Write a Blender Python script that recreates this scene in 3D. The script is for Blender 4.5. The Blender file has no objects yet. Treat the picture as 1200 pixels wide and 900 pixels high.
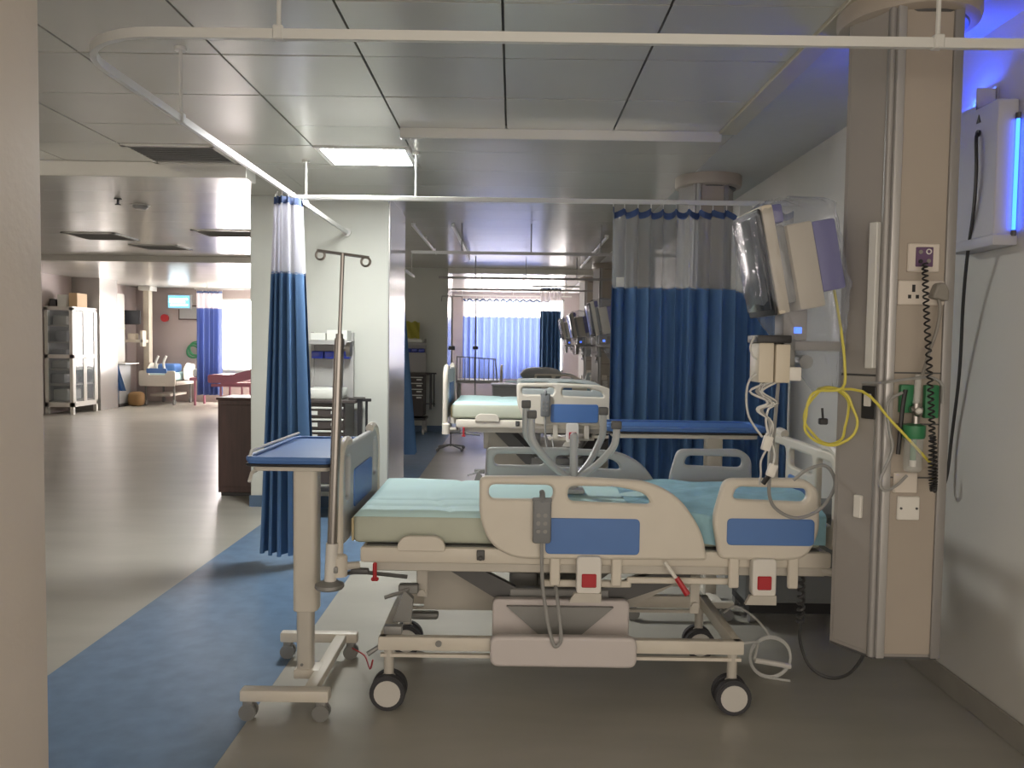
import bpy, bmesh, math, random
from mathutils import Vector, Matrix
random.seed(7)
SC = bpy.context.scene
COL = SC.collection
PI = math.pi

# ------------------------------------------------------------------ camera
cam_d = bpy.data.cameras.new('camera'); cam = bpy.data.objects.new('camera', cam_d); COL.objects.link(cam)
cam_d.sensor_width = 36.0; cam_d.lens = 930.0 / 1200.0 * 36.0
cam_d.clip_start = 0.05; cam_d.clip_end = 200
P, R = math.radians(2.77), 0.0137
fw = Vector((0, math.cos(P), -math.sin(P))); u0 = Vector((0, math.sin(P), math.cos(P))); r0 = Vector((1, 0, 0))
rt = r0*math.cos(R) + u0*math.sin(R); up = u0*math.cos(R) - r0*math.sin(R)
m = Matrix((rt, up, -fw)).transposed().to_4x4(); m.translation = (0, 0, 1.6)
cam.matrix_world = m
SC.camera = cam

# ------------------------------------------------------------------ world, exposure, lights
W = bpy.data.worlds.new('world'); SC.world = W; W.use_nodes = True
W.node_tree.nodes['Background'].inputs[0].default_value = (1.0, 0.88, 0.76, 1)
W.node_tree.nodes['Background'].inputs[1].default_value = 1.0
SC.view_settings.view_transform = 'Standard'; SC.view_settings.look = 'None'
SC.view_settings.gamma = 1.0; SC.view_settings.exposure = 1.2
PANEL_LIGHT = 44.0      # ceiling light panel
WINDOW_LIGHT = 7.5      # daylight panes
UV_LIGHT = 3.5

# ------------------------------------------------------------------ materials
MATS = {}
def mat(name, col, rough=0.5, metal=0.0, noise=0.0, nscale=8.0, stretch=None, bump=0.0, bscale=60.0, coat=0.0,
        emit=0.0, alpha=1.0, transl=0.0, spec=0.5):
    if name in MATS: return MATS[name]
    M = bpy.data.materials.new(name); M.use_nodes = True; nt = M.node_tree; N = nt.nodes; L = nt.links
    b = N['Principled BSDF']; out = N['Material Output']
    b.inputs['Base Color'].default_value = (*col, 1); b.inputs['Roughness'].default_value = rough
    b.inputs['Metallic'].default_value = metal; b.inputs['Coat Weight'].default_value = coat
    b.inputs['Specular IOR Level'].default_value = spec
    if emit:
        b.inputs['Emission Color'].default_value = (*col, 1); b.inputs['Emission Strength'].default_value = emit
    if noise or bump:
        tc = N.new('ShaderNodeTexCoord'); mp = N.new('ShaderNodeMapping'); L.new(tc.outputs['Object'], mp.inputs[0])
        if stretch: mp.inputs['Scale'].default_value = stretch
    if noise:
        nz = N.new('ShaderNodeTexNoise'); nz.inputs['Scale'].default_value = nscale; nz.inputs['Detail'].default_value = 5
        L.new(mp.outputs[0], nz.inputs['Vector'])
        rp = N.new('ShaderNodeValToRGB'); L.new(nz.outputs['Fac'], rp.inputs[0])
        rp.color_ramp.elements[0].position = 0.3; rp.color_ramp.elements[1].position = 0.7
        rp.color_ramp.elements[0].color = (*[max(0, c*(1-noise)) for c in col], 1)
        rp.color_ramp.elements[1].color = (*[min(1, c*(1+noise)) for c in col], 1)
        L.new(rp.outputs[0], b.inputs['Base Color'])
    if bump:
        nb = N.new('ShaderNodeTexNoise'); nb.inputs['Scale'].default_value = bscale; nb.inputs['Detail'].default_value = 3
        L.new(mp.outputs[0], nb.inputs['Vector'])
        bp = N.new('ShaderNodeBump'); bp.inputs['Strength'].default_value = bump; bp.inputs['Distance'].default_value = 0.01
        L.new(nb.outputs['Fac'], bp.inputs['Height']); L.new(bp.outputs[0], b.inputs['Normal'])
    sh = b.outputs[0]
    if transl:
        t = N.new('ShaderNodeBsdfTranslucent'); t.inputs[0].default_value = (*col, 1)
        mx = N.new('ShaderNodeMixShader'); mx.inputs[0].default_value = transl
        L.new(sh, mx.inputs[1]); L.new(t.outputs[0], mx.inputs[2]); sh = mx.outputs[0]
    if alpha < 1:
        t = N.new('ShaderNodeBsdfTransparent')
        mx = N.new('ShaderNodeMixShader'); mx.inputs[0].default_value = alpha
        L.new(t.outputs[0], mx.inputs[1]); L.new(sh, mx.inputs[2]); sh = mx.outputs[0]
    L.new(sh, out.inputs['Surface'])
    MATS[name] = M
    return M

M_FLOOR = mat('vinyl_floor', (0.40, 0.385, 0.335), 0.31, noise=0.09, nscale=2.2, stretch=(0.5, 1.6, 1), bump=0.02, bscale=5)
M_STRIP = mat('blue_vinyl', (0.125, 0.205, 0.32), 0.38, noise=0.13, nscale=9)
M_WALL = mat('painted_wall', (0.56, 0.58, 0.53), 0.55, noise=0.03, nscale=1.5, bump=0.05, bscale=90)
M_WALLR = mat('painted_wall_grey', (0.60, 0.585, 0.54), 0.5, noise=0.04, nscale=1.2, bump=0.05, bscale=90)
M_WALLNEAR = mat('painted_wall_beige', (0.60, 0.54, 0.48), 0.6, noise=0.04, nscale=3, bump=0.12, bscale=40)
M_WALLP = mat('painted_wall_pink', (0.42, 0.36, 0.34), 0.6, noise=0.03, nscale=1.0)
M_STEELCLAD = mat('pillar_cladding', (0.42, 0.41, 0.39), 0.24, metal=0.55, noise=0.05, nscale=2, stretch=(1, 1, 0.2))
M_TILE = mat('ceiling_metal_tile', (0.61, 0.605, 0.56), 0.26, metal=0.25, noise=0.03, nscale=1.0, bump=0.05, bscale=2.0)
M_CEIL2 = mat('ceiling_metal_sheet', (0.60, 0.59, 0.55), 0.22, metal=0.2, noise=0.04, nscale=1.0, bump=0.10, bscale=1.6)
M_GYP = mat('ceiling_plaster', (0.50, 0.50, 0.49), 0.6, noise=0.02)
M_CREAMTRIM = mat('cream_trim', (0.50, 0.46, 0.36), 0.5)
M_JOINT = mat('ceiling_joint', (0.09, 0.09, 0.085), 0.6)
M_BASE = mat('baseboard_vinyl', (0.30, 0.285, 0.25), 0.45, noise=0.05)
M_BLUEBASE = mat('baseboard_blue', (0.075, 0.13, 0.21), 0.45)
M_RAIL = mat('white_rail', (0.66, 0.66, 0.63), 0.35)
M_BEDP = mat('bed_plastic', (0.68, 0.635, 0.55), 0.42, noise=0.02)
M_BEDG = mat('grey_and_shaded_plastic', (0.46, 0.47, 0.47), 0.42)  # real grey on other things; on the beds, shade put into the colour
M_BEDF = mat('bed_frame_paint', (0.54, 0.51, 0.45), 0.45, noise=0.03)
M_BEDW = mat('base_cover_plastic', (0.60, 0.555, 0.54), 0.45)
M_BLUEP = mat('blue_insert', (0.085, 0.195, 0.48), 0.40, noise=0.02)
M_DARK = mat('dark_steel', (0.10, 0.10, 0.10), 0.45, metal=0.3)
M_MIDG = mat('grey_steel', (0.26, 0.26, 0.25), 0.42, metal=0.3)
M_CHROME = mat('stainless', (0.36, 0.34, 0.32), 0.28, metal=0.85)
M_BLACK = mat('black_plastic', (0.018, 0.018, 0.02), 0.45)
M_RUBBER = mat('rubber', (0.045, 0.045, 0.05), 0.6)
M_HUB = mat('wheel_hub', (0.60, 0.58, 0.54), 0.4)
M_RED = mat('red_plastic', (0.45, 0.022, 0.03), 0.4)
M_WHITE = mat('white_plastic', (0.74, 0.72, 0.67), 0.4)
M_SHEET = mat('aqua_sheet', (0.56, 0.78, 0.78), 0.75, noise=0.03, nscale=4)
M_SHEETB = mat('blue_sheet', (0.31, 0.54, 0.63), 0.7, noise=0.12, nscale=14)
M_MATT = mat('mattress_side', (0.50, 0.53, 0.44), 0.65, noise=0.03, bump=0.05, bscale=20)
M_FOAM = mat('foam_edge', (0.62, 0.52, 0.32), 0.8)
M_REMOTE = mat('remote_grey', (0.20, 0.21, 0.22), 0.5)
M_CABLEG = mat('grey_cable', (0.30, 0.30, 0.29), 0.5)
M_CABLEW = mat('white_cable', (0.62, 0.62, 0.60), 0.5)
M_YEL = mat('yellow_hose', (0.70, 0.62, 0.10), 0.4)
M_CURT = mat('blue_curtain', (0.10, 0.215, 0.43), 0.75, noise=0.05, nscale=3, bump=0.05, bscale=200)
M_CURTL = mat('blue_curtain_daylit', (0.13, 0.18, 0.40), 0.75, transl=0.45)
M_NETW = mat('lit_white_net', (0.80, 0.80, 0.86), 0.8, alpha=0.72, transl=0.4)  # whiter copy of the curtain net, lamplight put into its colour
M_NETG = mat('grey_net', (0.46, 0.48, 0.50), 0.8, alpha=0.44, transl=0.3)
M_NETD = mat('daylit_net', (0.80, 0.74, 0.76), 0.8, alpha=0.55, transl=0.5)
M_HEAD = mat('curtain_header', (0.05, 0.09, 0.22), 0.8)
M_PEND = mat('pendant_panel', (0.40, 0.35, 0.295), 0.5, noise=0.04, nscale=2.5)
M_PENDS = mat('pendant_side', (0.33, 0.31, 0.29), 0.45, noise=0.03, nscale=2)
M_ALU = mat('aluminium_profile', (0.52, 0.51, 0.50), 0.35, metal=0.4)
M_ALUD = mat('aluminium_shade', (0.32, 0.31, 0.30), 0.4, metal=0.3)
M_PLATE = mat('socket_plate', (0.68, 0.62, 0.55), 0.4)
M_PURP = mat('purple_insert', (0.13, 0.07, 0.15), 0.45)
M_PLUG = mat('plug_grey', (0.25, 0.235, 0.21), 0.5)
M_GREEN = mat('green_plastic', (0.035, 0.20, 0.085), 0.4)
M_CLEAR = mat('clear_plastic', (0.75, 0.78, 0.76), 0.12, alpha=0.30)
M_WRAP = mat('plastic_wrap', (0.40, 0.44, 0.52), 0.10, alpha=0.27, bump=0.8, bscale=22, spec=1.0)
M_DEVC = mat('device_cream', (0.62, 0.56, 0.45), 0.45)
M_DEVP = mat('device_violet', (0.12, 0.11, 0.36), 0.4)
M_SCREEN = mat('screen_dark', (0.03, 0.035, 0.045), 0.15)
M_UVBOX = mat('uv_box', (0.50, 0.50, 0.54), 0.45)
M_UV = mat('uv_tube', (0.02, 0.10, 1.0), 0.3, emit=UV_LIGHT)
M_UVUP = mat('uv_tube_upper', (0.03, 0.08, 1.0), 0.3, emit=95.0)
M_UVDIM = mat('indicator_blue', (0.05, 0.15, 1.0), 0.3, emit=1.2)
M_PANEL = mat('light_panel', (1.0, 1.0, 0.97), 0.3, emit=PANEL_LIGHT)
M_DAY = mat('daylight_pane', (1.0, 0.93, 0.90), 0.3, emit=WINDOW_LIGHT)
M_DAY2 = mat('daylight_pane_warm', (1.0, 0.92, 0.89), 0.3, emit=WINDOW_LIGHT*1.7)
M_SIGN = mat('sign_lit', (0.10, 0.28, 0.42), 0.3, emit=1.3)
M_SIGNT = mat('sign_text', (0.85, 0.97, 1.0), 0.3, emit=3.2)
M_WOOD = mat('dark_wood', (0.055, 0.024, 0.020), 0.45, noise=0.25, nscale=5, stretch=(6, 6, 0.6))
M_CABW = mat('cabinet_white', (0.60, 0.59, 0.54), 0.4)
M_CABGL = mat('cabinet_glass', (0.25, 0.29, 0.31), 0.08, alpha=0.30)
M_TROL = mat('trolley_grey', (0.34, 0.34, 0.33), 0.45)
M_TROLD = mat('trolley_dark', (0.055, 0.045, 0.042), 0.5)
M_BIN = mat('blue_bin', (0.02, 0.045, 0.38), 0.3)
M_PAPER = mat('paper', (0.66, 0.68, 0.63), 0.8)
M_YBAG = mat('yellow_bag', (0.55, 0.52, 0.10), 0.6)
M_PINK = mat('pink_vinyl', (0.50, 0.20, 0.27), 0.45)
M_ORANGE = mat('orange_bag', (0.33, 0.20, 0.08), 0.6)
M_TAN = mat('tan_card', (0.55, 0.40, 0.24), 0.7)
M_LOCK = mat('locker_grey', (0.17, 0.18, 0.18), 0.5)
M_GREYF = mat('cot_grey', (0.34, 0.35, 0.35), 0.5)

# ------------------------------------------------------------------ mesh helpers
OFF = Vector((0, 0, 0))
ORG = {}

class MB:
    def __init__(s): s.bm = bmesh.new()
    def add(s, b, M=None):
        me = bpy.data.meshes.new('t'); b.to_mesh(me); b.free()
        if M is not None: me.transform(M)
        s.bm.from_mesh(me); bpy.data.meshes.remove(me); return s
    def box(s, x0, x1, y0, y1, z0, z1, r=0.0, seg=2, M=None):
        b = bmesh.new(); bmesh.ops.create_cube(b, size=1)
        T = Matrix.Translation(((x0+x1)/2, (y0+y1)/2, (z0+z1)/2)) @ Matrix.Diagonal((abs(x1-x0), abs(y1-y0), abs(z1-z0), 1))
        b.transform(T)
        if r > 0: bmesh.ops.bevel(b, geom=b.edges[:], offset=r, segments=seg, profile=0.5, affect='EDGES')
        return s.add(b, M)
    def cyl(s, p0, p1, r0, r1=None, n=16):
        p0 = Vector(p0); p1 = Vector(p1); d = p1-p0
        b = bmesh.new(); bmesh.ops.create_cone(b, cap_ends=True, segments=n, radius1=r0, radius2=r0 if r1 is None else r1, depth=d.length)
        q = Vector((0, 0, 1)).rotation_difference(d.normalized()).to_matrix().to_4x4()
        return s.add(b, Matrix.Translation((p0+p1)/2) @ q)
    def ball(s, c, r, sc=(1, 1, 1), n=12):
        b = bmesh.new(); bmesh.ops.create_uvsphere(b, u_segments=n, v_segments=max(6, n//2), radius=r)
        return s.add(b, Matrix.Translation(c) @ Matrix.Diagonal((*sc, 1)))
    def tube(s, pts, r, n=8, smooth=0, closed=False):
        pts = [Vector(p) for p in pts]
        if smooth: pts = catmull(pts, smooth, closed)
        bm = s.bm; k = len(pts); rings = []
        t0 = (pts[1]-pts[0]).normalized()
        ref = Vector((0, 0, 1)) if abs(t0.z) < 0.9 else Vector((1, 0, 0))
        nrm = t0.cross(ref).normalized()
        for i, p in enumerate(pts):
            if closed: t = (pts[(i+1) % k]-pts[i-1]).normalized()
            elif i == 0: t = t0
            elif i == k-1: t = (pts[-1]-pts[-2]).normalized()
            else: t = ((pts[i+1]-p).normalized()+(p-pts[i-1]).normalized()).normalized()
            nrm = (nrm - t*nrm.dot(t)).normalized(); bi = t.cross(nrm)
            rr = r[i*(len(r)-1)//max(1, k-1)] if isinstance(r, (list, tuple)) else r
            rings.append([bm.verts.new(p + (nrm*math.cos(a)+bi*math.sin(a))*rr) for a in [2*PI*j/n for j in range(n)]])
        for i in range(k if closed else k-1):
            A = rings[i]; B = rings[(i+1) % k]
            for j in range(n):
                bm.faces.new((A[j], A[(j+1) % n], B[(j+1) % n], B[j]))
        if not closed:
            bm.faces.new(rings[0][::-1]); bm.faces.new(rings[-1])
        return s
    def ring(s, c, r, tr, axis='y', n=20, tn=6):
        pts = []
        for i in range(n):
            a = 2*PI*i/n; u, v = r*math.cos(a), r*math.sin(a)
            pts.append(Vector(c) + Vector({'y': (u, 0, v), 'x': (0, u, v), 'z': (u, v, 0)}[axis]))
        return s.tube(pts, tr, tn, closed=True)
    def lathe(s, c, prof, n=20):
        bm = s.bm; c = Vector(c); rings = []
        for r, z in prof:
            rings.append([bm.verts.new(c+Vector((r*math.cos(2*PI*j/n), r*math.sin(2*PI*j/n), z))) for j in range(n)])
        for A, B in zip(rings, rings[1:]):
            for j in range(n): bm.faces.new((A[j], A[(j+1) % n], B[(j+1) % n], B[j]))
        bm.faces.new(rings[0][::-1]); bm.faces.new(rings[-1]); return s
    def grid(s, f, nu, nv):
        bm = s.bm
        V = [[bm.verts.new(f(i/nu, j/nv)) for j in range(nv+1)] for i in range(nu+1)]
        for i in range(nu):
            for j in range(nv): bm.faces.new((V[i][j], V[i+1][j], V[i+1][j+1], V[i][j+1]))
        return s
    def prism(s, pts, a, b, plane='xz'):
        bm = s.bm
        def mp(p, t): return {'xz': (p[0], t, p[1]), 'yz': (t, p[0], p[1]), 'xy': (p[0], p[1], t)}[plane]
        A = [bm.verts.new(mp(p, a)) for p in pts]; B = [bm.verts.new(mp(p, b)) for p in pts]; n = len(pts)
        bm.faces.new(A); bm.faces.new(B[::-1])
        for i in range(n): bm.faces.new((A[i], B[i], B[(i+1) % n], A[(i+1) % n]))
        return s
    def panel(s, outline, holes, c, th, bev, plane='xz'):
        cu = bpy.data.curves.new('c', 'CURVE'); cu.dimensions = '2D'; cu.fill_mode = 'BOTH'
        cu.extrude = th/2-bev; cu.bevel_depth = bev; cu.bevel_resolution = 2; cu.offset = -bev
        for o in [outline]+holes:
            sp = cu.splines.new('POLY'); sp.points.add(len(o)-1); sp.use_cyclic_u = True
            for i, p in enumerate(o): sp.points[i].co = (p[0], p[1], 0, 1)
        ob = bpy.data.objects.new('c', cu); me = bpy.data.meshes.new_from_object(ob)
        if plane == 'xz': T = Matrix(((1, 0, 0, 0), (0, 0, -1, c), (0, 1, 0, 0), (0, 0, 0, 1)))
        elif plane == 'yz': T = Matrix(((0, 0, 1, c), (1, 0, 0, 0), (0, 1, 0, 0), (0, 0, 0, 1)))
        else: T = Matrix.Translation((0, 0, c))
        me.transform(T); s.bm.from_mesh(me)
        bpy.data.meshes.remove(me); bpy.data.objects.remove(ob); bpy.data.curves.remove(cu); return s

def catmull(P_, sub, closed=False):
    out = []; n = len(P_)
    g = (lambda i: P_[i % n]) if closed else (lambda i: P_[max(0, min(n-1, i))])
    for i in range(n if closed else n-1):
        a, b, c, d = g(i-1), g(i), g(i+1), g(i+2)
        for k in range(sub):
            t = k/sub
            out.append(0.5*((2*b)+(c-a)*t+(2*a-5*b+4*c-d)*t*t+(3*b-a-3*c+d)*t**3))
    if not closed: out.append(P_[-1])
    return out

def rpoly(pts, r, n=5):
    out = []; k = len(pts); rs = r if isinstance(r, (list, tuple)) else [r]*k
    for i in range(k):
        p = Vector((*pts[i], 0)); a = Vector((*pts[i-1], 0)); b = Vector((*pts[(i+1) % k], 0)); rr = rs[i]
        da, db = (a-p), (b-p); L = min(rr, da.length*0.48, db.length*0.48)
        if L < 1e-5: out.append((p.x, p.y)); continue
        s, e = p+da.normalized()*L, p+db.normalized()*L
        for j in range(n+1):
            t = j/n; q = s*(1-t)**2 + p*2*t*(1-t) + e*t*t; out.append((q.x, q.y))
    return out
def rrect(x0, x1, z0, z1, r, n=5): return rpoly([(x0, z0), (x1, z0), (x1, z1), (x0, z1)], r, n)

def obj(name, mb, material, parent=None, label=None, cat=None, group=None, kind=None, sharp=35):
    bm = mb.bm
    bmesh.ops.recalc_face_normals(bm, faces=bm.faces[:])
    me = bpy.data.meshes.new(name); bm.to_mesh(me); bm.free()
    me.transform(Matrix.Translation(OFF))
    me.polygons.foreach_set('use_smooth', [True]*len(me.polygons))
    me.set_sharp_from_angle(angle=math.radians(sharp))
    me.materials.append(material)
    o = bpy.data.objects.new(name, me); COL.objects.link(o)
    if parent is not None:
        org = ORG[parent.name]; me.transform(Matrix.Translation(-org)); o.parent = parent
    else:
        vs = [v.co for v in me.vertices]
        org = Vector(((min(v.x for v in vs)+max(v.x for v in vs))/2, (min(v.y for v in vs)+max(v.y for v in vs))/2, min(v.z for v in vs)))
        if kind == 'structure': org = Vector((0, 0, 0))
        me.transform(Matrix.Translation(-org)); o.location = org
    ORG[o.name] = org.copy()
    tag(o, label, cat, group, kind); return o

def tag(o, label=None, cat=None, group=None, kind=None):
    if label: o['label'] = label
    if cat: o['category'] = cat
    if group: o['group'] = group
    if kind: o['kind'] = kind
    return o
def thing(name, loc, label, cat, group=None, kind=None):
    o = bpy.data.objects.new(name, None); COL.objects.link(o); o.empty_display_size = 0.05
    o.location = Vector(loc)+OFF; ORG[o.name] = o.location.copy()
    return tag(o, label, cat, group, kind)
def copy_tree(o, parent=None):
    c = o.copy(); COL.objects.link(c)
    if parent: c.parent = parent
    ORG[c.name] = ORG[o.name].copy()
    for ch in list(o.children): copy_tree(ch, c)
    return c
def clone(o, d, label, group=None):
    c = copy_tree(o); c.location = o.location + Vector(d); ORG[c.name] = c.location.copy(); c['label'] = label
    if group: c['group'] = group
    return c
def struct(name, mb, m, parent=None): return obj(name, mb, m, parent, kind='structure' if parent is None else None)
def B(*a, **k): return MB().box(*a, **k)

# ------------------------------------------------------------------ SETTING
CZ = 3.0; PX0, PX1 = -2.53, -1.19
floor = struct('floor', B(-10.2, 2.4, -3.5, 21.4, -0.12, 0), M_FLOOR)
obj('floor_strip', B(-2.19, -1.10, -1.0, 20.9, -0.004, 0.0015), M_STRIP, None, kind='structure')
struct('wall_right', B(2.07, 2.25, 0.4, 21.2, 0, 3.2), M_WALLR)
struct('wall_left', B(-10.2, -9.95, -1.0, 21.2, 0, 3.2), M_WALLP)
struct('baseboard_right', B(2.052, 2.07, 0.4, 21, 0, 0.11, r=0.004, seg=1), M_BASE)
# back wall with two window openings
WX = (-1.30, 1.35, 0.92, 2.84); VX = (-7.72, -3.2, 0.66, 2.74)
wb = struct('wall_back', MB().box(WX[1], 2.07, 21, 21.2, 0, 3.2).box(VX[1], WX[0], 21, 21.2, 0, 3.2).box(-9.95, VX[0], 21, 21.2, 0, 3.2)
    .box(WX[0], WX[1], 21, 21.2, 0, WX[2]).box(WX[0], WX[1], 21, 21.2, WX[3], 3.2).box(VX[0], VX[1], 21, 21.2, 0, VX[2]).box(VX[0], VX[1], 21, 21.2, VX[3], 3.2), M_WALLP)
def window(name, x, pane_m, n):
    w = struct(name, MB().box(x[0], x[1], 21.0, 21.06, x[2], x[2]+0.05).box(x[0], x[1], 21.0, 21.06, x[3]-0.05, x[3])
        .box(x[0], x[0]+0.05, 21.0, 21.06, x[2], x[3]).box(x[1]-0.05, x[1], 21.0, 21.06, x[2], x[3]), M_RAIL)
    d = (x[1]-x[0])/n
    for i in range(n):
        obj('pane', B(x[0]+d*i+(0.02 if i else 0.04), x[0]+d*(i+1)-(0.02 if i < n-1 else 0.04), 21.08, 21.09, x[2]+0.04, x[3]-0.04), pane_m, w)
        if i: obj('window_bar', B(x[0]+d*i-0.02, x[0]+d*i+0.02, 21.02, 21.1, x[2]+0.05, x[3]-0.05), M_RAIL, w)
window('window_1', WX, M_DAY, 3)
window('window_2', VX, M_DAY2, 5)
# pillars
def pillar(name, y0, y1, front_m, x0=PX0, x1=PX1):
    p = struct(name, B(x0, x1-0.012, y0, y1, 0, CZ, r=0.006, seg=1), front_m)
    obj('side_cladding', B(x1-0.012, x1, y0+0.004, y1, 0.10, CZ), M_STEELCLAD, p)
    obj('base_strip', MB().box(x0-0.012, x1+0.012, y0-0.012, y0, 0, 0.11).box(x1, x1+0.012, y0, y1, 0, 0.11), M_BLUEBASE, p)
    return p
struct('wall_near', B(-2.53, PX1, 0.95, 2.02, 0, CZ, r=0.012, seg=2), M_WALLNEAR)
pillar('wall_pillar', 7.67, 8.75, M_WALL)
pillar('wall_pillar', 14.55, 15.6, M_WALL)
pl = struct('wall_pillar', B(-9.95, -9.32, 17.95, 18.75, 0, CZ), M_STEELCLAD)
# ceilings
ceil = struct('ceiling', MB().box(-10.2, 2.4, -3.5, 21.2, CZ+0.02, CZ+0.2), M_JOINT)
XS = [-0.06+0.69*i for i in range(-8, 3)]        # joints across
YS = [2.05, 2.68, 3.305, 3.935, 4.565, 5.19]
def tile(x0, x1, y0, y1, m=M_TILE, parent=ceil):
    g = 0.006
    return obj('tile', B(x0+g, x1-g, y0+g, y1-g, CZ-0.003+random.uniform(-.0015, .0015), CZ+0.019), m, parent)
base_tile = None
LX = (XS[6], XS[7])
for i in range(len(XS)-1):
    for j in range(len(YS)-1):
        if j == 0: pass
        if base_tile is None: base_tile = tile(XS[0], XS[1], YS[0], YS[1])
        else:
            c = base_tile.copy(); COL.objects.link(c)
            c.location = (XS[i]-XS[0], YS[j]-YS[0], random.uniform(-.002, .001)); ORG[c.name] = c.location.copy()
    if XS[i] < -0.8:
        for (a, b_) in ((5.19, 5.70), (5.70, 6.28)):
            if i == 6 and a > 5.5: continue
            if i == 4 and a > 5.5: continue
            tile(XS[i], XS[i+1], a, b_)
obj('joint_cover', B(-10.1, XS[0], -3.4, 6.28, CZ-0.003, CZ+0.019), M_TILE, ceil)
obj('front_sheet', B(XS[0], 1.32, -3.4, 2.05, CZ-0.003, CZ+0.019), M_TILE, ceil)
obj('plaster_margin', B(1.432, 2.07, -3.4, 20.99, CZ-0.003, CZ+0.019), M_GYP, ceil)
obj('edge_strip', B(1.315, 1.43, -3.4, 5.2, CZ-0.022, CZ+0.019, r=0.004, seg=1), M_CREAMTRIM, ceil)
# smooth reflective metal sheets further in, laid in strips across the ward
y = 5.20; k = 0
while y < 21:
    w = 0.62 if y < 12 else 1.3
    e = min(21, y+w)
    obj('ceiling_sheet', B(-1.9 if y > 6.2 else -0.745, 1.43, y+0.002, e-0.002, CZ-0.004, CZ+0.019), M_CEIL2 , ceil)
    y = e
obj('ceiling_sheet', B(-1.9, -0.747, 6.282, 6.438, CZ-0.004, CZ+0.019), M_CEIL2, ceil)
y = 6.28
while y < 21:
    w = 0.62 if y < 12 else 1.3
    e = min(21, y+w)
    obj('ceiling_sheet', B(-9.95, -1.904, y+0.002, e-0.002, CZ-0.004, CZ+0.019), M_CEIL2, ceil)
    y = e
struct('trim_1', B(-0.745, 1.33, 5.19, 5.24, CZ-0.07, CZ-0.002, r=0.004, seg=1), M_TILE)
struct('trim_2', B(-9.95, -2.10, 6.28, 6.50, CZ-0.12, CZ-0.002, r=0.004, seg=1), M_TILE)
struct('trim_3', B(-9.95, -2.55, 13.2, 13.5, CZ-0.10, CZ-0.002, r=0.004, seg=1), M_TILE)
struct('trim_4', B(-1.19, 2.07, 14.5, 14.7, CZ-0.10, CZ-0.002, r=0.004, seg=1), M_TILE)

# ceiling light panel, vents, detectors
lt = thing('ceiling_light', (-1.1, 5.99, CZ-0.02), 'bright square ceiling light panel above the curtain track', 'light')
obj('frame', MB().box(LX[0]+.006, LX[1]-.006, 5.706, 5.745, CZ-.015, CZ+.018).box(LX[0]+.006, LX[1]-.006, 6.235, 6.274, CZ-.015, CZ+.018)
    .box(LX[0]+.006, LX[0]+.045, 5.745, 6.235, CZ-.015, CZ+.018).box(LX[1]-.045, LX[1]-.006, 5.745, 6.235, CZ-.015, CZ+.018), M_RAIL, lt)
obj('diffuser', B(LX[0]+.045, LX[1]-.045, 5.745, 6.235, CZ-.008, CZ+.01), M_PANEL, lt)
def vent(x0, x1, y0, y1, label):
    v = thing('air_vent', ((x0+x1)/2, (y0+y1)/2, CZ-.02), label, 'vent', 'ceiling air vents')
    obj('backing', B(x0+.01, x1-.01, y0+.01, y1-.01, CZ-.004, CZ+.012), M_BLACK, v)
    t = 0.035
    obj('frame', MB().box(x0, x1, y0, y0+t, CZ-.018, CZ-.002).box(x0, x1, y1-t, y1, CZ-.018, CZ-.002).box(x0, x0+t, y0, y1, CZ-.018, CZ-.002).box(x1-t, x1, y0, y1, CZ-.018, CZ-.002), M_TILE, v)
    n = int((y1-y0-2*t)/0.05)
    s0 = None
    for i in range(n):
        yy = y0+t+0.025+i*0.05
        s = MB().box(-(x1-x0)/2+t, (x1-x0)/2-t, -.016, .016, -.002, .002, M=Matrix.Translation(((x0+x1)/2, yy, CZ-.012)) @ Matrix.Rotation(0.6, 4, 'X'))
        obj('slat', s, M_TROL, v)
vent(XS[4]+.01, XS[5]-.01, 5.71, 6.27, 'slatted square air vent between the tiles beside the curtain track')
vent(-5.9, -5.2, 10.4, 11.1, 'dark slatted air vent in the reflective ceiling above the glass cabinet')
vent(-4.05, -3.2, 10.0, 10.6, 'air vent in the reflective ceiling close to the square pillar')
vent(-5.6, -4.9, 11.6, 12.2, 'farther dark vent before the left ward ceiling beam')
sp = thing('sprinkler', (-3.91, 7.9, CZ-.07), 'small hanging sprinkler head on the left ward ceiling', 'sprinkler')
obj('stem', MB().cyl((-3.91, 7.9, CZ), (-3.91, 7.9, CZ-.06), .012, n=8).cyl((-3.91, 7.9, CZ-.004), (-3.91, 7.9, CZ-.016), .035, n=12), M_DARK, sp)
obj('deflector', MB().cyl((-3.91, 7.9, CZ-.06), (-3.91, 7.9, CZ-.07), .026, n=10), M_DARK, sp)
sd = thing('smoke_detector', (-3.86, 8.27, CZ-.05), 'round smoke detector beside the sprinkler on the ceiling', 'detector')
obj('body', MB().lathe((-3.86, 8.27, CZ), [(.05, -.05), (.07, -.035), (.075, -.012), (.08, 0)], 16), M_TROL, sd)
obj('base', MB().cyl((-3.86, 8.27, CZ), (-3.86, 8.27, CZ-.01), .095, n=16), M_RAIL, sd)

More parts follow.
